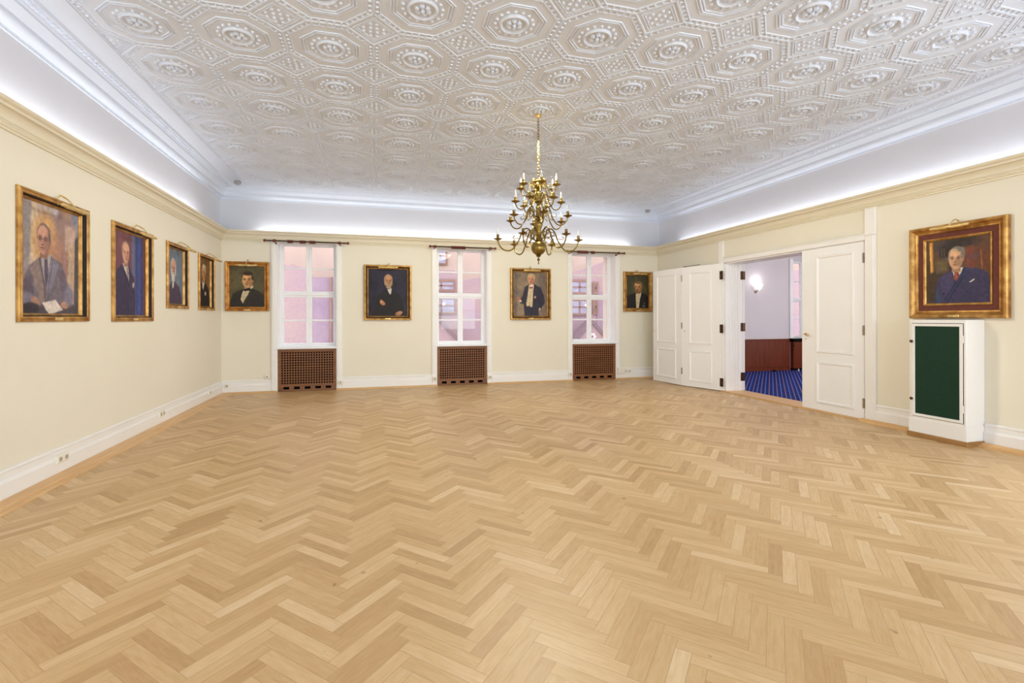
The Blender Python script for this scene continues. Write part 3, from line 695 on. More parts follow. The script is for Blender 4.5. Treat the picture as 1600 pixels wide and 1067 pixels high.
def art_profile():
    a = Art(90, 120, (66, 62, 44), 23); a.wash((88, 84, 54), .7, 6).wash((44, 42, 34), .6, 5); a.ell(.3, .45, .25, .25, (98, 100, 62), 1., 0, .2, .4)
    a.poly([(-.02, .68), (.14, .6), (.36, .54), (.66, .52), (.86, .58), (1.02, .66), (1.02, 1.02), (-.02, 1.02)], (40, 36, 36), .025)
    a.poly([(.42, .54), (.68, .51), (.62, .7), (.55, 1.0), (.45, 1.0), (.42, .75)], (204, 186, 152), .012); a.line([(.52, .62), (.5, .98)], .006, (170, 150, 118))
    a.head(.53, .36, .18, .16, (202, 146, 98), (118, 88, 56), -.6, .4, ((126, 90, 58), .2), (130, 84, 54))
    a.ell(.78, .93, .06, .025, (120, 112, 100), .5); a.ell(.8, .85, .045, .025, (104, 88, 76), .5); a.line([(.7, .53), (.6, .75), (.57, 1)], .009, (24, 21, 22)); return a
def art_navy():
    a = Art(170, 180, (88, 66, 48), 29); a.wash((116, 82, 56), .6, 5).wash((54, 44, 38), .7, 6)
    a.poly([(0, .5), (.3, .45), (.25, 1), (0, 1)], (66, 52, 38), .1, .2, .8); a.poly([(.5, 0), (1, 0), (1, .25), (.6, .2)], (104, 66, 46), .15, .2, .8); a.ell(.52, .1, .3, .1, (44, 38, 36), .8, -5, .2, .8)
    a.poly([(.05, .02), (.11, .02), (.12, .5), (.075, .52)], (204, 140, 62), .02); a.poly([(.06, .1), (.08, .1), (.09, .48), (.08, .48)], (236, 190, 112), .015)
    a.poly([(.22, .12), (.38, .12), (.37, .28), (.22, .28)], (54, 44, 40), .03); a.line([(.26, .14), (.26, .26)], .006, (120, 92, 66)); a.line([(.3, .14), (.3, .26)], .006, (110, 84, 60))
    a.poly([(.6, .16), (.76, .14), (.78, .5), (.64, .46)], (124, 64, 46), .06); a.poly([(.78, .2), (1, .18), (1, .55), (.82, .52)], (106, 62, 44), .08); a.line([(.86, .22), (.88, .5)], .01, (152, 92, 58)); a.poly([(.15, .34), (.36, .32), (.36, .5), (.18, .52)], (108, 90, 60), .06)
    a.poly([(.14, .98), (.18, .66), (.22, .58), (.42, .48), (.6, .45), (.86, .5), (.96, .56), (1.0, .7), (1.02, 1.02), (.14, 1.02)], (62, 56, 84), .015); a.wash((80, 74, 108), .35, 9)
    a.poly([(.2, .62), (.4, .5), (.46, .64), (.38, .9), (.28, .84)], (80, 70, 104), .03, .2, .6); a.poly([(.6, .47), (.72, .5), (.56, .72), (.34, .98), (.3, .94), (.46, .7)], (54, 56, 86), .012)
    a.poly([(.14, .9), (.2, .72), (.24, .95), (.2, 1)], (58, 70, 96), .03); a.line([(.42, .5), (.48, .68), (.3, .95)], .006, (36, 32, 52)); a.line([(.62, .47), (.56, .66), (.34, .99)], .006, (34, 34, 54))
    a.poly([(.42, .47), (.6, .45), (.56, .55), (.5, .6), (.45, .58)], (216, 206, 190), .012); a.poly([(.46, .52), (.53, .52), (.54, .58), (.49, .66), (.45, .62)], (140, 70, 58), .01); a.line([(.48, .54), (.5, .62)], .006, (190, 120, 90))
    a.head(.485, .315, .12, .165, (206, 158, 122), (136, 126, 116), -.35, .8, None, (132, 104, 84)); a.ell(.53, .175, .09, .035, (128, 118, 108), .5); a.ell(.6, .23, .03, .07, (124, 114, 106), .5); a.ell(.46, .2, .06, .035, (222, 178, 142), .7, 0, .1, .7)
    a.poly([(.68, .685), (.76, .64), (.775, .65), (.71, .69)], (224, 214, 200), .008); a.ell(.29, .84, .016, .014, (34, 30, 46), .4); a.ell(.66, .83, .013, .012, (40, 36, 54), .4); return a

def smooth_path(pts, n=4):
    P = [Vector(p) for p in pts]; P = [2*P[0]-P[1]]+P+[2*P[-1]-P[-2]]; out = []
    for i in range(1, len(P)-2):
        for k in range(n):
            t = k/n; a, b_, c, d_ = P[i-1], P[i], P[i+1], P[i+2]
            out.append(.5*((2*b_)+(c-a)*t+(2*a-5*b_+4*c-d_)*t*t+(3*b_-a-3*c+d_)*t**3))
    out.append(P[-2]); return out
def portrait(label, loc, rz, w, h, kind, art, lamp, group, gold='gold', plate=True, arm_dx=0.):
    t = thing('portrait_painting', label, 'painting', loc, rz, group)
    if kind == 'deep':      # shadow-box frame
        b = MB(); b.frame(w, h, [(.0, -.001), (.0, -.016), (.006, -.024), (.018, -.027), (.024, -.02), (.03, -.026), (.042, -.025), (.047, -.016)]); b.build('frame', gold, t)
        b = MB(); b.frame(w, h, [(.047, -.016), (.05, -.012), (.053, .022)]); b.build('frame_recess', 'navygap', t, label='dark inner side of the frame')
        b = MB(); b.frame(w, h, [(.053, .022), (.058, .016), (.064, .021), (.067, .032), (.072, .036), (.074, .045)]); b.build('inner_frame', gold, t)
        ins, yc, fy = .072, .043, -.027
    elif kind == 'wide':
        b = MB(); b.frame(w, h, [(.0, -.004), (.0, -.04), (.008, -.052), (.02, -.056), (.032, -.05), (.05, -.03), (.062, -.026), (.068, -.034), (.078, -.034), (.084, -.022), (.086, -.012)]); b.build('frame', gold, t)
        ins, yc, fy = .083, -.014, -.055
    elif kind == 'double':
        b = MB(); b.frame(w, h, [(.0, -.004), (.0, -.066), (.008, -.076), (.026, -.078), (.036, -.066), (.04, -.05)]); b.build('frame', gold, t)
        b = MB(); b.frame(w, h, [(.04, -.05), (.058, -.046), (.06, -.04)]); b.build('frame_recess', 'olivegap', t, label='dark band inside the frame')
        b = MB(); b.frame(w, h, [(.06, -.04), (.064, -.046), (.076, -.04), (.08, -.024), (.084, -.014)]); b.build('inner_frame', gold, t)
        ins, yc, fy = .082, -.016, -.078
    else:                   # liner
        b = MB(); b.frame(w, h, [(.0, -.004), (.0, -.05), (.01, -.066), (.026, -.072), (.04, -.062), (.052, -.04), (.066, -.03), (.072, -.038), (.084, -.036), (.09, -.024), (.092, -.016)]); b.build('frame', gold, t)
        b = MB(); b.frame(w, h, [(.09, -.02), (.152, -.022)]); b.build('frame_liner', 'maroon', t, label='maroon liner')
        b = MB(); b.frame(w, h, [(.148, -.02), (.15, -.034), (.158, -.038), (.17, -.03), (.176, -.022), (.178, -.012)]); b.build('inner_frame', gold, t)
        ins, yc, fy = .176, -.014, -.072
    art.mesh('canvas', w-2*ins+.004, h-2*ins+.004, yc, ins-.002, t)
    b = MB(); q = .07 if kind == 'deep' else -.003; b.box(-w/2+.014, w/2-.014, q-.006, q, .014, h-.014); b.build('back_board', 'frameedge', t)
    if plate:
        b = MB(); b.bevbox(-.055, .055, fy-.004, fy+(.01 if kind == 'deep' else .03), .014, .038, .003); b.build('nameplate', 'brass2', t, label='small brass nameplate')
    # picture light
    L, dy, dz = lamp
    b = MB(); yl = fy-dy; zl = h+dz
    b.lathe([(.0, -L/2), (.011, -L/2+.002), (.016, -L/2+.012), (.016, L/2-.012), (.011, L/2-.002), (0, L/2)], (0, yl, zl), 12, 'x')
    b.lathe([(.0, -L*.33), (.0185, -L*.33+.003), (.0185, -.02), (.0, -.018)], (0, yl, zl-.004), 12, 'x'); b.lathe([(.0, .02), (.0185, .022), (.0185, L*.33-.003), (.0, L*.33)], (0, yl, zl-.004), 12, 'x')
    o = b.build('picture_light', 'brass2', t)
    b = MB(); pts = [(arm_dx, -.02, h-.05), (arm_dx, -.015, h+.008), (arm_dx, -.03, h+.026), (arm_dx*.8, fy*.7-.02, h+.034), (arm_dx*.4, fy-dy*.6, h+.016+dz*.3), (0, yl, zl+.008)]
    b.tube(smooth_path(pts), .0065, 8); b.build('lamp_arm', 'brass2', o)
    return t
RL = PI/2; RRt = -PI/2
GL, GB = 'portraits on the left wall', 'portraits on the back wall'
def left_p(label, ya, yb, z0, z1, art, lamp, dx): portrait(label, (XL+.001, (ya+yb)/2, z0), RL, yb-ya, z1-z0, 'deep', art, lamp, GL, 'gold', True, dx)
left_p('gold framed portrait of a man in grey suit with papers, nearest on left wall', *LP[0], art_sheets(), (.42, .125, -.085), .0)
left_p('gold framed portrait of a man in dark blue suit beside a blue curtain', *LP[1], art_blue(), (.42, .135, -.085), .0)
left_p('gold framed portrait of a white bearded man on a blue grey ground', *LP[2], art_beard(), (.4, .15, -.075), .0)
left_p('gold framed portrait of a man with white star on coat, nearest left corner', *LP[3], art_medal(), (.4, .15, -.075), .0)
def back_p(label, xa, xb, z0, z1, kind, art, lamp, gold, dx=0.): portrait(label, ((xa+xb)/2, YB-.001, z0), 0, xb-xa, z1-z0, kind, art, lamp, GB, gold, True, dx)
back_p('gilt framed portrait of a man in bow tie, left of the left window', -2.691, -1.939, 1.545, 2.478, 'wide', art_bowtie(), (.38, .075, -.075), 'gold2', .02)
back_p('gilt framed dark portrait of a bearded man, between left and middle windows', -.203, .72, 1.372, 2.479, 'double', art_dark(), (.38, .075, -.055), 'gold', .02)
back_p('gilt framed portrait of a man in cream waistcoat, between middle and right windows', 2.821, 3.739, 1.372, 2.487, 'double', art_waistcoat(), (.38, .075, -.055), 'gold', -.02)
back_p('gilt framed portrait of a man in white shirt front beside the folded door', 5.525, 6.262, 1.548, 2.475, 'wide', art_profile(), (.36, .075, -.055), 'gold', -.06)
portrait('large gilt and maroon framed portrait of man in navy suit above white cabinet', (XR-.001, 4.11, 1.39), RRt, .993, 1.088, 'liner', art_navy(), (.4, .07, -.05), 'portraits on the right wall', 'gold', True, .02)

# =====================================================================  doorway
b = MB()
b.bevbox(-.06, .06, -.03, 0, 0, 2.868, .006); 
def at_right(bm, y, x=XR):        # local (x right, y depth) -> right wall
    for i, (a, c, d) in enumerate(bm.v): bm.v[i] = (x+c, y-a, d)
    return bm
b = MB(); b.bevbox(-.062, .062, -.032, 0, 0, 2.868, .006); b.bevbox(-.05, .04, -.04, -.031, .02, 2.48, .006)
at_right(b, 8.108); struct('trim_9', b, 'white', 'white post at the folded door side of the doorway', 'door trim')
b = MB(); b.bevbox(-.075, .075, -.032, 0, 0, 2.868, .006); b.bevbox(-.062, .05, -.04, -.031, .02, 2.5, .006); b.bevbox(-.078, .078, -.044, 0, 2.505, 2.525, .004)
at_right(b, 5.13); struct('trim_10', b, 'white', 'white post at the closed door side of the doorway', 'door trim')
b = MB(); b.bevbox(-(8.05-5.2)/2, (8.05-5.2)/2, -.036, 0, DZ, DZ+.085, .006); b.bevbox(-(8.05-5.2)/2, (8.05-5.2)/2, -.044, 0, DZ+.068, DZ+.085, .003)
at_right(b, (8.05+5.2)/2); struct('trim_11', b, 'white', 'white header across the top of the doorway', 'door trim')
# deep jamb linings
b = MB(); b.box(XR-.002, XR+.38, DY1-.02, DY1+.02, 0, DZ); b.box(XR-.002, XR+.38, DY0-.02, DY0+.02, 0, DZ); b.box(XR-.002, XR+.38, DY0, DY1, DZ-.02, DZ+.01)
for q in (.1, .16, .22, .28): b.box(XR+q, XR+q+.03, DY1-.026, DY1-.019, .0, DZ-.02)
struct('trim_12', b, 'doorwhite', 'deep white lining of the doorway', 'door trim')
b = MB(); b.box(XR-.03, XR+.4, DY0, DY1-.0, -.02, .012); b.bevbox(XR-.06, XR-.0, DY0-.0, DY1+.05, 0, .02, .003)
struct('trim_13', b, 'oakstrip', 'oak threshold of the doorway', 'threshold')

def leaf(parent, w, h, mat='doorwhite', flip=False, panels=True, th=.04, name='door_leaf', m0=.21, m1=.14):
    """door leaf: local x 0..w, front y=0 (towards viewer -y), z 0..h"""
    b = MB(); b.bevbox(0, w, 0, th, 0, h, .003)
    o = b.build(name, mat, parent)
    for (za, zb) in ((.115, .735), (.865, h-.115)):
        b = MB(); xa, xb = m0, w-m1; ww, hh = xb-xa, zb-za
        b.frame(ww, hh, [(0, .0), (.003, -.012), (.012, -.016), (.02, -.01), (.028, -.014), (.036, -.006), (.042, 0)], (xa+xb)/2, za)
        b.build('panel_moulding', mat, o)
    return o
def hinge(parent, x, y, z, mat, w=.05, h=.13, name='hinge'):
    b = MB(); b.box(x-w/2, x-.004, y-.004, y+.004, z-h/2, z+h/2); b.box(x+.004, x+w/2, y-.004, y+.004, z-h/2, z+h/2)
    b.lathe([(.0, -h/2-.004), (.009, -h/2), (.009, h/2), (0, h/2+.004)], (x, y-.006, z), 10)
    return b.build(name, mat, parent)
# folding pair standing open into the hall
HX, HY = 6.372, 8.05
d = thing('door_1', 'folded pair of white panelled door leaves standing open against the right wall', 'door', (HX, HY, .012), 0, None, 'structure')
def dir_leaf(p, q):
    v = Vector((q[0]-p[0], q[1]-p[1])); return v.length, math.atan2(v.y, v.x)
pA, pB, pC = (6.36, 8.055), (6.093, 8.921), (6.005, 9.87)
# local x runs from the viewer's left to right: leaf frame origin at its left end, facing the hall
for (p, q, m0, m1) in ((pC, pB, .14, .18), (pB, pA, .18, .2)):
    L, an = dir_leaf(p, q)
    e = leaf(d, L-.004, 2.425, m0=m0, m1=m1); e.location = (p[0]-HX, p[1]-HY, 0); e.rotation_euler = (0, 0, an)
    if p is pC:
        for z in (.3, 1.23, 2.2):
            hinge(e, L-.002, -.004, z-.0, 'steel', .03, .13)
        b = MB(); b.lathe([(.008, 0), (.008, .006)], (.04, -.004, 1.1), 8, 'y'); b.build('bolt_hole', 'bronze', e)
    else:
        for z in (.16, 1.18, 2.2): hinge(e, L+.01, -.006, z, 'bronze', .07, .16)
        b = MB(); b.lathe([(.009, 0), (.009, .006)], (.07, -.004, 1.12), 8, 'y'); b.build('bolt_hole', 'bronze', e)
        b = MB(); b.tube([(.42, .02, 2.447), (.02, .02, 2.435)], .006, 6); b.tube([(.02, .02, 2.435), (-.05, .1, 2.44)], .006, 6); b.box(.05, .09, .01, .03, 2.424, 2.437); b.build('stay_bar', 'bronze', e, label='thin dark stay bar lying on top of the leaf')
d2 = thing('door_2', 'closed white panelled door leaf with brass handle on the right of the doorway', 'door', (XR-.012, 6.245, .012), RRt, None, 'structure')
e = leaf(d2, 1.015, 2.425, m0=.262, m1=.14)
for z in (.222, 1.214, 2.2): hinge(e, 1.015, -.004, z, 'steel', .035, .13)
b = MB(); b.lathe([(.022, 0), (.022, .006), (.01, .01), (.01, .045)], (.075, 0, 1.135), 12, 'y'); b.tube([(.075, -.045, 1.135), (.1, -.048, 1.135), (.17, -.045, 1.13)], .008, 8); b.lathe([(.012, 0), (.012, .005)], (.075, 0, 1.06), 8, 'y')
b.build('handle', 'brass2', e)
# the other room's leaf, folded back on the far side of the wall
d3 = thing('door_3', 'edge of a white door leaf folded back into the blue carpeted room', 'door', (XR+.385, DY1-.01, .012), 0, None, 'structure')
b = MB(); b.bevbox(0.01, .055, 0, .9, 0, 2.42, .003); b.build('door_leaf', 'doorwhite', d3)
for z in (.26, 1.21, 2.2):
    b = MB(); b.box(-.05, -.004, -.014, -.008, z-.08, z+.08); b.box(.012, .05, -.014, -.001, z-.08, z+.08); b.lathe([(.01, -.08), (.01, .08)], (.004, -.014, z), 8); b.build('hinge', 'bronze', d3)

# =====================================================================  adjoining room
AX0, AX1, AY0, AY1, AZ = XR+.38, 12.6, 3.75, 10.80, 3.35
AW = (10.77, 11.85)
b = MB(); b.box(XR, AX1+.2, AY0-.2, AY1+.4, -.12, -.0); 
b2 = MB(); b2.box(XR+.4, AX1, AY0, AY1, -.02, .006); struct('floor_adjoining', b2, 'carpet', 'blue striped carpet of the adjoining room', 'carpet')
b = MB(); b.box(AX0, AW[0], AY1, AY1+.4, 0, AZ); b.box(AW[1], AX1, AY1, AY1+.4, 0, AZ); b.box(AW[0], AW[1], AY1, AY1+.4, 0, .85); b.box(AW[0], AW[1], AY1, AY1+.4, 2.95, AZ)
struct('wall_adjoining_back', b, 'adjwall', 'pale window wall of the adjoining room', 'wall')
b = MB(); b.box(AX1, AX1+.2, AY0-.2, AY1+.4, 0, AZ); struct('wall_adjoining_right', b, 'adjwall', 'far side wall of the adjoining room', 'wall')
b = MB(); b.box(AX0, AX1, AY0-.2, AY0, 0, AZ); struct('wall_adjoining_near', b, 'adjwall', 'near wall of the adjoining room', 'wall')
b = MB(); b.box(UR+.25, AX1+.2, AY0-.2, AY1+.4, AZ, AZ+.2)
b.box(AX0-.02, UR+.26, AY0-.2, UB+.3, AZ-.35, AZ-.3)
struct('ceiling_adjoining', b, 'adjwall', 'pale ceiling of the adjoining room', 'ceiling')
make_window(4, AW, AY1+.22, .85, 2.95, label='adjoining room window seen past the closed door leaf', front=AY1)
b = MB(); b.bevbox(AW[0]-.11, AW[0], AY1-.03, AY1, .85, 2.97, .006); b.bevbox(AW[1], AW[1]+.11, AY1-.03, AY1, .85, 2.97, .006); struct('trim_14', b, 'winwhite', 'white casing of the adjoining room window', 'window casing')
b = MB(); b.bevbox(AX0, 10.66, AY1-.025, AY1, .07, .84, .004); b.bevbox(AX0, 10.66, AY1-.035, AY1, .80, .84, .006); b.bevbox(AX0, 10.66, AY1-.04, AY1, .0, .09, .006); b.bevbox(AX0, 10.66, AY1-.032, AY1, .09, .15, .008)
struct('trim_15', b, 'wains', 'polished brown wainscot of the adjoining room', 'wainscot')
t = thing('radiator_cabinet', 'brown panelled wooden radiator cabinet under the adjoining room window', 'radiator cover', (10.7, AY1-.001, .006))
b = MB(); b.bevbox(0, 1.6, -.1, 0, .05, .76, .006); b.bevbox(.06, 1.54, -.106, -.09, .12, .7, .006); b.build('cabinet_body', 'wains', t)
b = MB(); b.bevbox(-.02, 1.62, -.14, 0, .76, .84, .01); b.build('dark_shelf', 'dark', t, label='dark top shelf'); b = MB(); b.box(0, 1.6, -.08, 0, 0, .05); b.build('plinth', 'dark', t)
b = MB(); b.lathe([(.0, 0), (.02, .003), (.022, .03), (.012, .035), (.012, .05), (0, .05)], (.03, -.105, .66), 10, 'y'); b.build('valve', 'brass', t)
t = thing('wall_sconce', 'lit frosted wall sconce glowing on the adjoining room wall', 'wall lamp', (9.59, AY1-.002, 2.08))
b = MB(); b.lathe([(.0, 0), (.045, .0), (.045, .012), (.02, .02), (.02, .05)], (0, 0, .0), 14, 'y'); b.tube([(0, -.05, 0), (0, -.07, .01), (0, -.07, .05)], .01, 8); b.build('bracket', 'steel', t)
b = MB(); n = 14; pr = [(.02, .04), (.05, .07), (.075, .14), (.085, .19)]
b.lathe(pr, (0, -.12, 0), 18); b.build('lamp_shade', 'sconceglow', t)
t = MB().lathe([(.0, 0), (.05, 0), (.045, .03), (0, .035)], (0, 0, 0), 12).build('floor_socket', 'dark', None, (10.0, 10.62, .006)); t['label'] = 'small black floor socket on the blue carpet by the wainscot'; t['category'] = 'floor socket'
t = MB().lathe([(.0, 0), (.018, 0), (.014, .05), (.018, .06), (0, .065)], (0, 0, 0), 10).build('door_stop', 'facwhite', None, (10.66, 10.5, .006)); t['label'] = 'small white stub standing on the blue carpet before the wooden cabinet'; t['category'] = 'door stop'

# =====================================================================  vent cabinet
t = thing('vent_cabinet', 'white boxed cabinet with a dark green mesh door under the large portrait', 'cabinet', (XR-.001, 4.15, 0), RRt)
hw = .297; dp = .275
b = MB(); b.bevbox(-hw, hw, -dp, 0, .045, 1.372, .006); b.build('cabinet_body', 'white', t)
b = MB()
b.bevbox(-hw-.006, hw+.006, -dp-.007, 0, .045, .215, .005); b.build('plinth', 'white', t)
b = MB(); b.bevbox(-hw-.018, hw+.018, -dp-.02, 0, 0, .055, .004); b.build('base_strip', 'oakdark', t, label='brown oak base strip')
b = MB(); gx0, gx1, gz0, gz1 = -.262, .285-.012, .24, 1.334
b.frame(gx1-gx0, gz1-gz0, [(0, -dp-.001), (.001, -dp-.003), (.008, -dp-.003), (.009, -dp-.001)], (gx0+gx1)/2, gz0); b.build('door_gap', 'dark', t, label='dark gap around the mesh door')
b = MB(); b.frame(gx1-gx0-.012, gz1-gz0-.012, [(0, -dp), (0, -dp-.012), (.003, -dp-.014), (.028, -dp-.014), (.031, -dp-.006)], (gx0+gx1)/2, gz0+.006); dr = b.build('door_frame', 'white', t)
b = MB(); b.box(gx0+.034, gx1-.034, -dp-.007, -dp-.001, gz0+.034, gz1-.034); b.build('mesh_panel', 'mesh', dr, label='dark green wire mesh panel')
for z in (1.12, .445):
    b = MB(); b.lathe([(.006, 0), (.006, .012), (.016, .016), (.018, .024), (.01, .03), (0, .031)], (gx0+.004, -dp-.002, z), 12, 'y'); b.build('latch_knob', 'bronze', dr, label='small dark turn knob')
for z in (1.16, .4):
    b = MB(); b.lathe([(.007, -.04), (.007, .04)], (gx1-.002, -dp-.01, z), 8); b.build('hinge', 'white', dr)

# =====================================================================  sockets, detectors
def socket(label, loc, rz, n=2, vertical=False, group=None):
    t = thing('wall_socket', label, 'socket', loc, rz, group)
    w = .045*n; b = MB(); b.bevbox(-w, w, -.036, 0, 0, .075, .008); b.build('socket_body', 'plastic', t)
    for k in range(n):
        x = (k-(n-1)/2)*.088; b = MB(); b.lathe([(.02, 0), (.02, .002), (.012, .002)], (x, -.0365, .037), 14, 'y'); b.build('socket_face', 'socketdark', t)
    return t
GS = 'sockets on the baseboards'
socket('white double socket on the left baseboard, nearest the viewpoint', (XL+.014, 5.40, .112), RL, 2, group=GS)
socket('white double socket on the left baseboard under the bearded man portrait', (XL+.014, 7.57, .112), RL, 2, group=GS)
socket('small white socket at the far end of the left baseboard', (XL+.014, 9.55, .112), RL, 1, group=GS)
socket('small white socket on the back baseboard right in the left corner', (-2.66, YB-.014, .112), 0, 1, group=GS)
socket('small white socket on the cream wall left of the left grille', (-1.975, YB, .26), 0, 1, group=GS)
socket('white socket on the baseboard just right of the left window', (-.655, YB-.036, .112), 0, 1, group=GS)
socket('white socket on the baseboard just left of the middle window', (1.19, YB-.036, .118), 0, 1, group=GS)
socket('white socket on the baseboard just right of the middle window', (2.36, YB-.036, .118), 0, 1, group=GS)
socket('white socket on the baseboard just left of the right window', (4.205, YB-.036, .118), 0, 1, group=GS)
t = thing('junction_box', 'plain white junction box at the foot of the right window casing', 'junction box', (5.44, YB-.036, .13))
b = MB(); b.bevbox(-.09, .075, -.05, 0, 0, .14, .008); b.build('box_body', 'plastic', t); b = MB(); b.lathe([(.006, 0), (.006, .003)], (0, -.05, .07), 8, 'y'); b.build('screw', 'steel', t)
socket('white triple socket beside the junction box in the right corner', (5.62, YB-.014, .14), 0, 2, group=GS)
for lab, p in (('round grey smoke detector at the left back corner of the ceiling', (-2.44, 10.2)), ('round grey smoke detector at the right back corner of the ceiling', (6.2, 10.42))):
    t = thing('smoke_detector', lab, 'smoke detector', (p[0], p[1], ZC-.07), 0, 'smoke detectors')
    b = MB(); b.lathe([(0, .07), (.055, .07), (.055, .045), (0, .045)], (0, 0, 0), 18); b.build('mount', 'grey', t)
    b = MB(); b.lathe([(0, 0), (.03, .0), (.048, .012), (.062, .03), (.062, .05), (0, .05)], (0, 0, 0), 18); b.build('housing', 'grey', t)

# =====================================================================  chandelier
CX, CY = 1.97, 5.88
ch = thing('chandelier', 'brass chandelier of four tiers of curved arms hanging on a chain', 'chandelier', (CX, CY, 2.07))
Z0 = 2.07
b = MB(); b.lathe([(0, 3.89), (.012, 3.885), (.02, 3.895), (.03, 3.90), (.034, 3.915), (.046, 3.925), (.05, 3.945), (.05, 3.953), (0, 3.953)], (0, 0, -Z0), 20); b.build('canopy', 'brass2', ch)
b = MB(); b.lathe([(0, 2.07), (.004, 2.075), (.009, 2.085), (.004, 2.098), (.006, 2.11), (.016, 2.125), (.018, 2.135), (.008, 2.148), (.01, 2.16), (.026, 2.17), (.034, 2.182), (.02, 2.192), (.02, 2.2)], (0, 0, -Z0), 16); b.build('finial', 'brass', ch)
b = MB(); n = 24; pr = [(math.sin(PI*i/16)*.092, -math.cos(PI*i/16)*.092) for i in range(17)]
b.lathe(pr, (0, 0, 2.278-Z0), 32)
for i, (x, y, z) in enumerate(b.v):
    a = math.atan2(y, x); k = 1-.012*max(0, math.cos(a*12)-.55)/.45*(1-((z-2.278+Z0)/.092)**2); b.v[i] = (x*k, y*k, z)
b.build('ball', 'brass', ch)
st = [(.02, 2.36), (.045, 2.366), (.05, 2.376), (.03, 2.386), (.022, 2.41), (.03, 2.43), (.045, 2.445), (.045, 2.455), (.026, 2.468), (.03, 2.5), (.048, 2.545), (.054, 2.57), (.048, 2.592), (.028, 2.605), (.018, 2.62), (.018, 2.655), (.044, 2.668), (.046, 2.676), (.02, 2.688), (.02, 2.73), (.032, 2.76), (.036, 2.78), (.022, 2.8), (.022, 2.84), (.042, 2.858), (.044, 2.868), (.02, 2.88), (.018, 2.92), (.028, 2.94), (.03, 2.96), (.018, 2.98), (.024, 3.0), (.042, 3.02), (.05, 3.04), (.044, 3.062), (.026, 3.08), (.014, 3.095), (0, 3.1)]
b = MB(); b.lathe(st, (0, 0, -Z0), 18); b.build('stem', 'brass', ch)
b = MB(); tl = .5; ring = []
for k in range(20):
    a = 2*PI*k/20; x, y = .058*math.cos(a), .058*math.sin(a); ring.append((x, y, 3.11-Z0+x*math.tan(tl)*.55))
b.tube(ring, .013, 8, closed=True); b.tube([(0, 0, 3.09-Z0), (0, 0, 3.155-Z0)], .008, 8); b.build('collar', 'brass', ch)
# chain
zz = 3.15; k = 0; NL = 20; pitch = (3.888-3.15)/NL
link = None
for k in range(NL):
    if link is None:
        b = MB(); hl, wd = pitch*.5+.003, .0115; pts = []
        for i in range(16):
            a = 2*PI*i/16; pts.append((wd*math.cos(a), 0, (hl-wd)*(1 if math.sin(a) > 0 else -1)*(1 if abs(math.sin(a)) > .01 else 0)+wd*math.sin(a)))
        b.tube(pts, .0036, 6, closed=True); o = link = b.build('chain_link', 'brass', ch)
    else: o = link.copy(); C.objects.link(o)
    o.location = (0, 0, 3.15+pitch*(k+.5)-Z0); o.rotation_euler = (0, 0, PI/2*(k % 2)+.5)
smooth = smooth_path
def arm_tier(R, zc, L, K, a0, tr, small=False):
    proto = None
    for k in range(6):
        ang = math.radians(a0+60*k)-.2696-.063
        if proto is None:
            pts = [(1., -.012), (.965, -.5*L), (.87, -.88*L), (.75, -L), (.64, -.85*L), (.55, -.4*L), (.475, .05*L), (.42, .58*K), (.35, .93*K), (.28, K), (.215, .86*K), (.18, .5*K), (.165, .12*K)]
            P = smooth([(r*R, 0, z) for r, z in pts], 4)
            b = MB(); b.tube(P, tr, 8); inner = P[-1]; b.tube([inner, (inner.x*.5, 0, inner.z-.02), (.01, 0, inner.z-.02)], tr*.8, 6)
            arm = b.build('arm', 'brass', ch)
            b = MB(); b.lathe([(0, -.014), (.012, -.012), (.016, -.006), (.03, .0), (.05, .008), (.056, .014), (.052, .014), (.03, .006), (.012, .008), (0, .008)], (R, 0, 0), 18); b.build('drip_pan', 'brass', arm)
            b = MB(); b.lathe([(0, .006), (.012, .008), (.008, .016), (.017, .024), (.019, .03), (.0165, .034), (.0165, .056), (.019, .06), (.017, .066), (0, .066)], (R, 0, 0), 14); b.build('candle_cup', 'brass', arm)
            b = MB(); b.lathe([(0, .066), (.0125, .067), (.0135, .085), (.0125, .108), (.009, .128), (.004, .143), (0, .15)], (R, 0, 0), 12); b.build('bulb', 'bulb', arm, label='clear candle bulb')
            # scrolls
            b = MB()
            def spiral(c, r0, t0, t1, ya=.0, n=18, mir=1):
                return [(c[0]+mir*r0*(1-.62*i/n)*math.cos(t0+(t1-t0)*i/n), ya, c[1]+r0*(1-.62*i/n)*math.sin(t0+(t1-t0)*i/n)) for i in range(n+1)]
            sc = R/.508
            for pth, w_ in ((spiral((.235*R, .52*K), .055*sc**.5, PI*.9, -PI*1.6), .58), (spiral((.33*R, .55*K), .035*sc**.5, PI*1.4, PI*3.6), .55),
                            (smooth([(.475*R, 0, .05*L+.01), (.52*R, 0, .16*K), (.6*R, 0, .1*K), (.63*R, 0, .24*K), (.59*R, 0, .33*K)], 4), .55), (smooth([(.24*R, 0, .35*K), (.3*R, 0, .05*K), (.37*R, 0, -.02*K), (.36*R, 0, .16*K)], 4), .55)):
                b = MB(); b.tube(pth, tr*w_, 6); b.build('scroll', 'brass', arm)
            proto = arm
        else: arm = copy_tree(proto, ch)
        arm.location = (0, 0, zc-Z0); arm.rotation_euler = (0, 0, ang)
arm_tier(.508, 2.371, .135, .146, 10, .0088)
arm_tier(.38, 2.634, .095, .146, -20, .0082)
arm_tier(.288, 2.839, .085, .115, 10, .0075)
arm_tier(.236, 3.028, .085, .1, -20, .007)

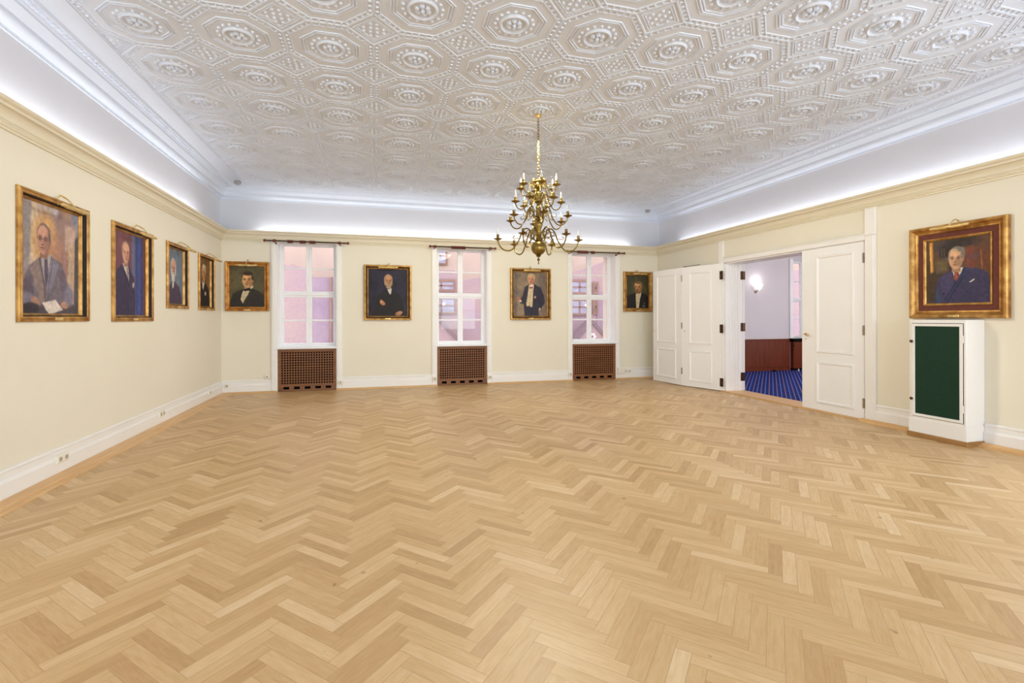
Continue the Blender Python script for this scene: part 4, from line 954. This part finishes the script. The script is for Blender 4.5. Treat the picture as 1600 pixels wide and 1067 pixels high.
# =====================================================================  outside
FY = 16.0
bl = thing('facade_building', 'pink rendered building across the street seen through the windows', 'building', (3, FY, -4))
def fac(b, x0, x1, z0, z1, ya, yb): b.bevbox(x0-3, x1-3, ya, yb, z0+4, z1+4, .01)
b = MB()
def prism(b, pts, ya, yb):     # pts (x,z) polygon extruded in y
    n = len(pts); v = [(x-3, ya, z+4) for x, z in pts]+[(x-3, yb, z+4) for x, z in pts]
    b.add(v, [tuple(range(n)), tuple(range(n, 2*n))[::-1]]+[(i, n+i, n+(i+1) % n, (i+1) % n) for i in range(n)])
prism(b, [(-9, -4), (24, -4), (24, 3.3), (12, 3.3), (8.6, 3.5), (7.9, 3.42), (7.3, 3.2), (6.3, 2.9), (4.6, 2.85), (4.2, 2.72), (3.5, 2.66), (3.3, 2.72), (3.1, 2.70), (2.9, 2.66), (2.75, 2.62), (2.5, 2.95), (1.5, 2.95), (-.9, 2.75), (-1.3, 2.66), (-1.8, 2.64), (-2.0, 2.93), (-2.2, 2.97), (-2.35, 3.02), (-2.5, 2.98), (-2.65, 3.05), (-9, 3.2)], 0, .6)
b.build('pink_wall', 'pinkwall', bl)
b = MB(); fac(b, -9, 24, -4, 7.5, 2.0, 2.6); b.build('reflection_backdrop', 'cream', bl, label='peach wall standing in for the reflection in the panes')  # peach backdrop stands in for the reflection in the window glass
b = MB(); prism(b, [(-1.8, -4), (-.9, -4), (-.9, 2.64), (-1.8, 2.62)], -.05, .01); fac(b, 7.5, 9, -4, 2.3, -.03, .01); b.build('mauve_wall', 'pinkdark', bl)
b = MB(); b.tube([(-1.28-3, -.1, -4+4), (-1.28-3, -.1, 2.66+4)], .035, 8); b.build('drainpipe', 'facbrown', bl)
def fwin(x0, x1, z0, z1, ya=-.06, nm=2):
    b = MB(); w, h = x1-x0, z1-z0
    b.frame(w, h, [(0, .02), (0, 0), (.06, 0), (.07, .03)], 0, 0)
    for i in range(1, nm): b.box(-w/2+w*i/nm-.025, -w/2+w*i/nm+.025, .005, .03, .05, h-.05)
    b.box(-w/2+.05, w/2-.05, .005, .03, h*.5-.02, h*.5+.02)
    o = b.build('window_timber', 'facbrown', bl, ((x0+x1)/2-3, ya, z0+4))
    g = MB(); g.box(-w/2+.05, w/2-.05, .025, .035, .05, h-.05); g.build('window_glass', 'facglass', o)
    return o
fwin(1.6, 2.54, 3.34, 4.0, 1.93); fwin(1.6, 2.52, 2.27, 2.64); fwin(1.6, 2.54, 1.54, 2.09); fwin(6.2, 7.17, 2.23, 2.72, -.06, 3); fwin(7.34, 7.55, 2.24, 2.66); fwin(6.2, 7.17, 1.5, 2.07, -.06, 3); fwin(7.34, 7.55, 1.53, 2.06)
fwin(6.2, 7.0, 3.35, 3.9, 1.93)
for (x, z) in ((2.12, 1.86), (7.05, 1.85)):
    b = MB(); b.sphere((0, 0, 0), .045, 10, 8); b.build('wall_lamp', 'lampglow', bl, (x-3, -.12, z+4), label='small lit lamp on the facade')
for lab, cx_, hz, hwid in (('pink gable with grey coping and white rosette in the middle window view', 1.62, 1.72, 1.0), ('pink gable with grey coping and white rosette in the right window view', 6.98, 1.36, .8)):
    g = thing('street_gable', lab, 'gable', (cx_, FY-.75, -4), 0, 'gables across the street')
    b = MB(); v = [(-hwid*6.4, 0), (hwid*6.4, 0), (0, 0)]
    pts = [(-hwid*1.0, 0), (hwid*1.0, 0), (hwid*1.0, 4+hz-1.05*hwid), (0, 4+hz), (-hwid*1.0, 4+hz-1.05*hwid)]
    n = 5; vv = [(x, 0, z) for x, z in pts]+[(x, .4, z) for x, z in pts]; b.add(vv, [tuple(range(n)), tuple(range(n, 2*n))[::-1]]+[(i, n+i, n+(i+1) % n, (i+1) % n) for i in range(n)])
    b.build('gable_wall', 'pinkwall', g)
    b = MB()
    for sgn in (-1, 1):
        a = Vector((sgn*hwid*1.04, 0, 4+hz-1.09*hwid)); c = Vector((0, 0, 4+hz+.01))
        for off, th in ((0, .06),):
            p = [a+Vector((0, -.06, 0)), c+Vector((0, -.06, 0)), c+Vector((0, -.06, -.16)), a+Vector((0, -.06, -.16))]; q = [x+Vector((0, .5, 0)) for x in p]
            b.add(p+q, [(0, 1, 2, 3), (7, 6, 5, 4), (0, 4, 5, 1), (1, 5, 6, 2), (2, 6, 7, 3), (3, 7, 4, 0)])
    b.build('coping', 'facedge', g)
    b = MB(); zc_ = 4+.78
    for k in range(6):
        a = 2*PI*k/6; b.sphere((.09*math.cos(a), -.03, zc_+.09*math.sin(a)), .05, 8, 6, 1, .5, 1)
    b.build('rosette', 'facwhite', g)
b = MB(); b.box(-12, 26, UB+.45, FY+3, -4.2, -4.0); o = struct('street', b, 'street', 'paved street far below the windows', 'street'); o.name = 'floor_street'

# =====================================================================  lights
def area(name, loc, rot, sx, sy, power, col):
    l = bpy.data.lights.new(name, 'AREA'); l.shape = 'RECTANGLE'; l.size = sx; l.size_y = sy; l.energy = power; l.color = col
    o = bpy.data.objects.new(name, l); C.objects.link(o); o.location = loc; o.rotation_euler = rot; return o
CC = (.93, .94, 1.)
zl = 3.02
R180 = PI
# cove strips shine up and back onto the cove; added fill lamps shine in through the made-up windows behind the viewpoint
LI = dict(wl=(6, CC), wr=(85, (.62, .78, 1)), cb=(29, (.98, .99, 1)), cr=(56, (.88, .92, 1.02)), cl=(62, (.93, .98, 1.06)), ce=(15, CC), rear=(235, (.76, .92, 1.02)), ch=(315, (1, .97, .78)), adj=(215, (1, 1, .9)), sc=(2., (1, .97, .95)))
area('cove_light_back', ((XL+XR)/2, UB-.075, zl), (PI-math.radians(36), 0, 0), 8.0, .03, *LI['cb'])
area('cove_light_right', (UR-.075, (9.9+YR)/2, zl), (PI, math.radians(40), 0), .03, 9.9-YR-.2, *LI['cr'])
area('cove_light_left', (UL+.07, (9.5+YR)/2, zl), (PI, -math.radians(45), 0), .03, 9.5-YR-.2, *LI['cl'])
area('cove_light_rear', ((XL+XR)/2, YR-.02, zl), (PI+math.radians(14), 0, 0), 8.0, .03, *LI['ce'])
for k, w in enumerate(RW): area('rear_fill', ((w[0]+w[1])/2, YR-.32, 1.78), (PI/2, 0, 0), w[1]-w[0], 2.1, *LI['rear'])  # added fill lamps outside the unseen rear windows
for p in SW:
    area('left_fill', (XL-.45, (p[0]+p[1])/2, 1.78), (PI/2, 0, -PI/2), p[1]-p[0], 2.0, *LI['wl'])  # added fill lamp outside the unseen left wall window
    area('right_fill', (XR+.45, (p[0]+p[1])/2, 1.78), (PI/2, 0, PI/2), p[1]-p[0], 2.0, *LI['wr'])  # added fill lamp outside the unseen right wall window
cl_ = bpy.data.lights.new('hall_fill_spot', 'SPOT'); cl_.spot_size = math.radians(174); cl_.spot_blend = .12; cl_.shadow_soft_size = .4; cl_.energy, cl_.color = LI['ch']  # added fill spot above the unlit chandelier, brightens walls and floor
o = bpy.data.objects.new('hall_fill_spot', cl_); C.objects.link(o); o.location = (CX, CY, 3.6)
area('adjoining_fill', (AX1-.05, 6.5, 1.9), (PI/2, 0, PI/2), 3.0, 1.8, *LI['adj'])  # added fill lamp inside the adjoining room, no window stands here
l = bpy.data.lights.new('sconce_light', 'POINT'); l.energy, l.color = LI['sc']; l.shadow_soft_size = .06
o = bpy.data.objects.new('sconce_light', l); C.objects.link(o); o.location = (9.59, AY1-.13, 2.34)

WORLD = 2.5
w = bpy.data.worlds.new('World'); S.world = w; w.use_nodes = True
bg = w.node_tree.nodes['Background']; bg.inputs[0].default_value = (.92, .91, 1., 1); bg.inputs[1].default_value = WORLD

# =====================================================================  camera
cam = bpy.data.cameras.new('Camera'); co = bpy.data.objects.new('Camera', cam); C.objects.link(co)
cam.sensor_width = 36.; cam.lens = 775.7/1600*36; cam.shift_y = -(533.5-497.3)/1600
co.matrix_world = Matrix.Translation((0, 0, H)) @ Matrix.Rotation(-.2696, 4, 'Z') @ Matrix.Rotation(PI/2, 4, 'X') @ Matrix.Rotation(-.0022, 4, 'Z')
cam.clip_start = .05; S.camera = co
S.view_settings.view_transform = 'Standard'; S.view_settings.look = 'None'; S.view_settings.gamma = 1; S.view_settings.exposure = .0; S.view_settings.use_curve_mapping = False
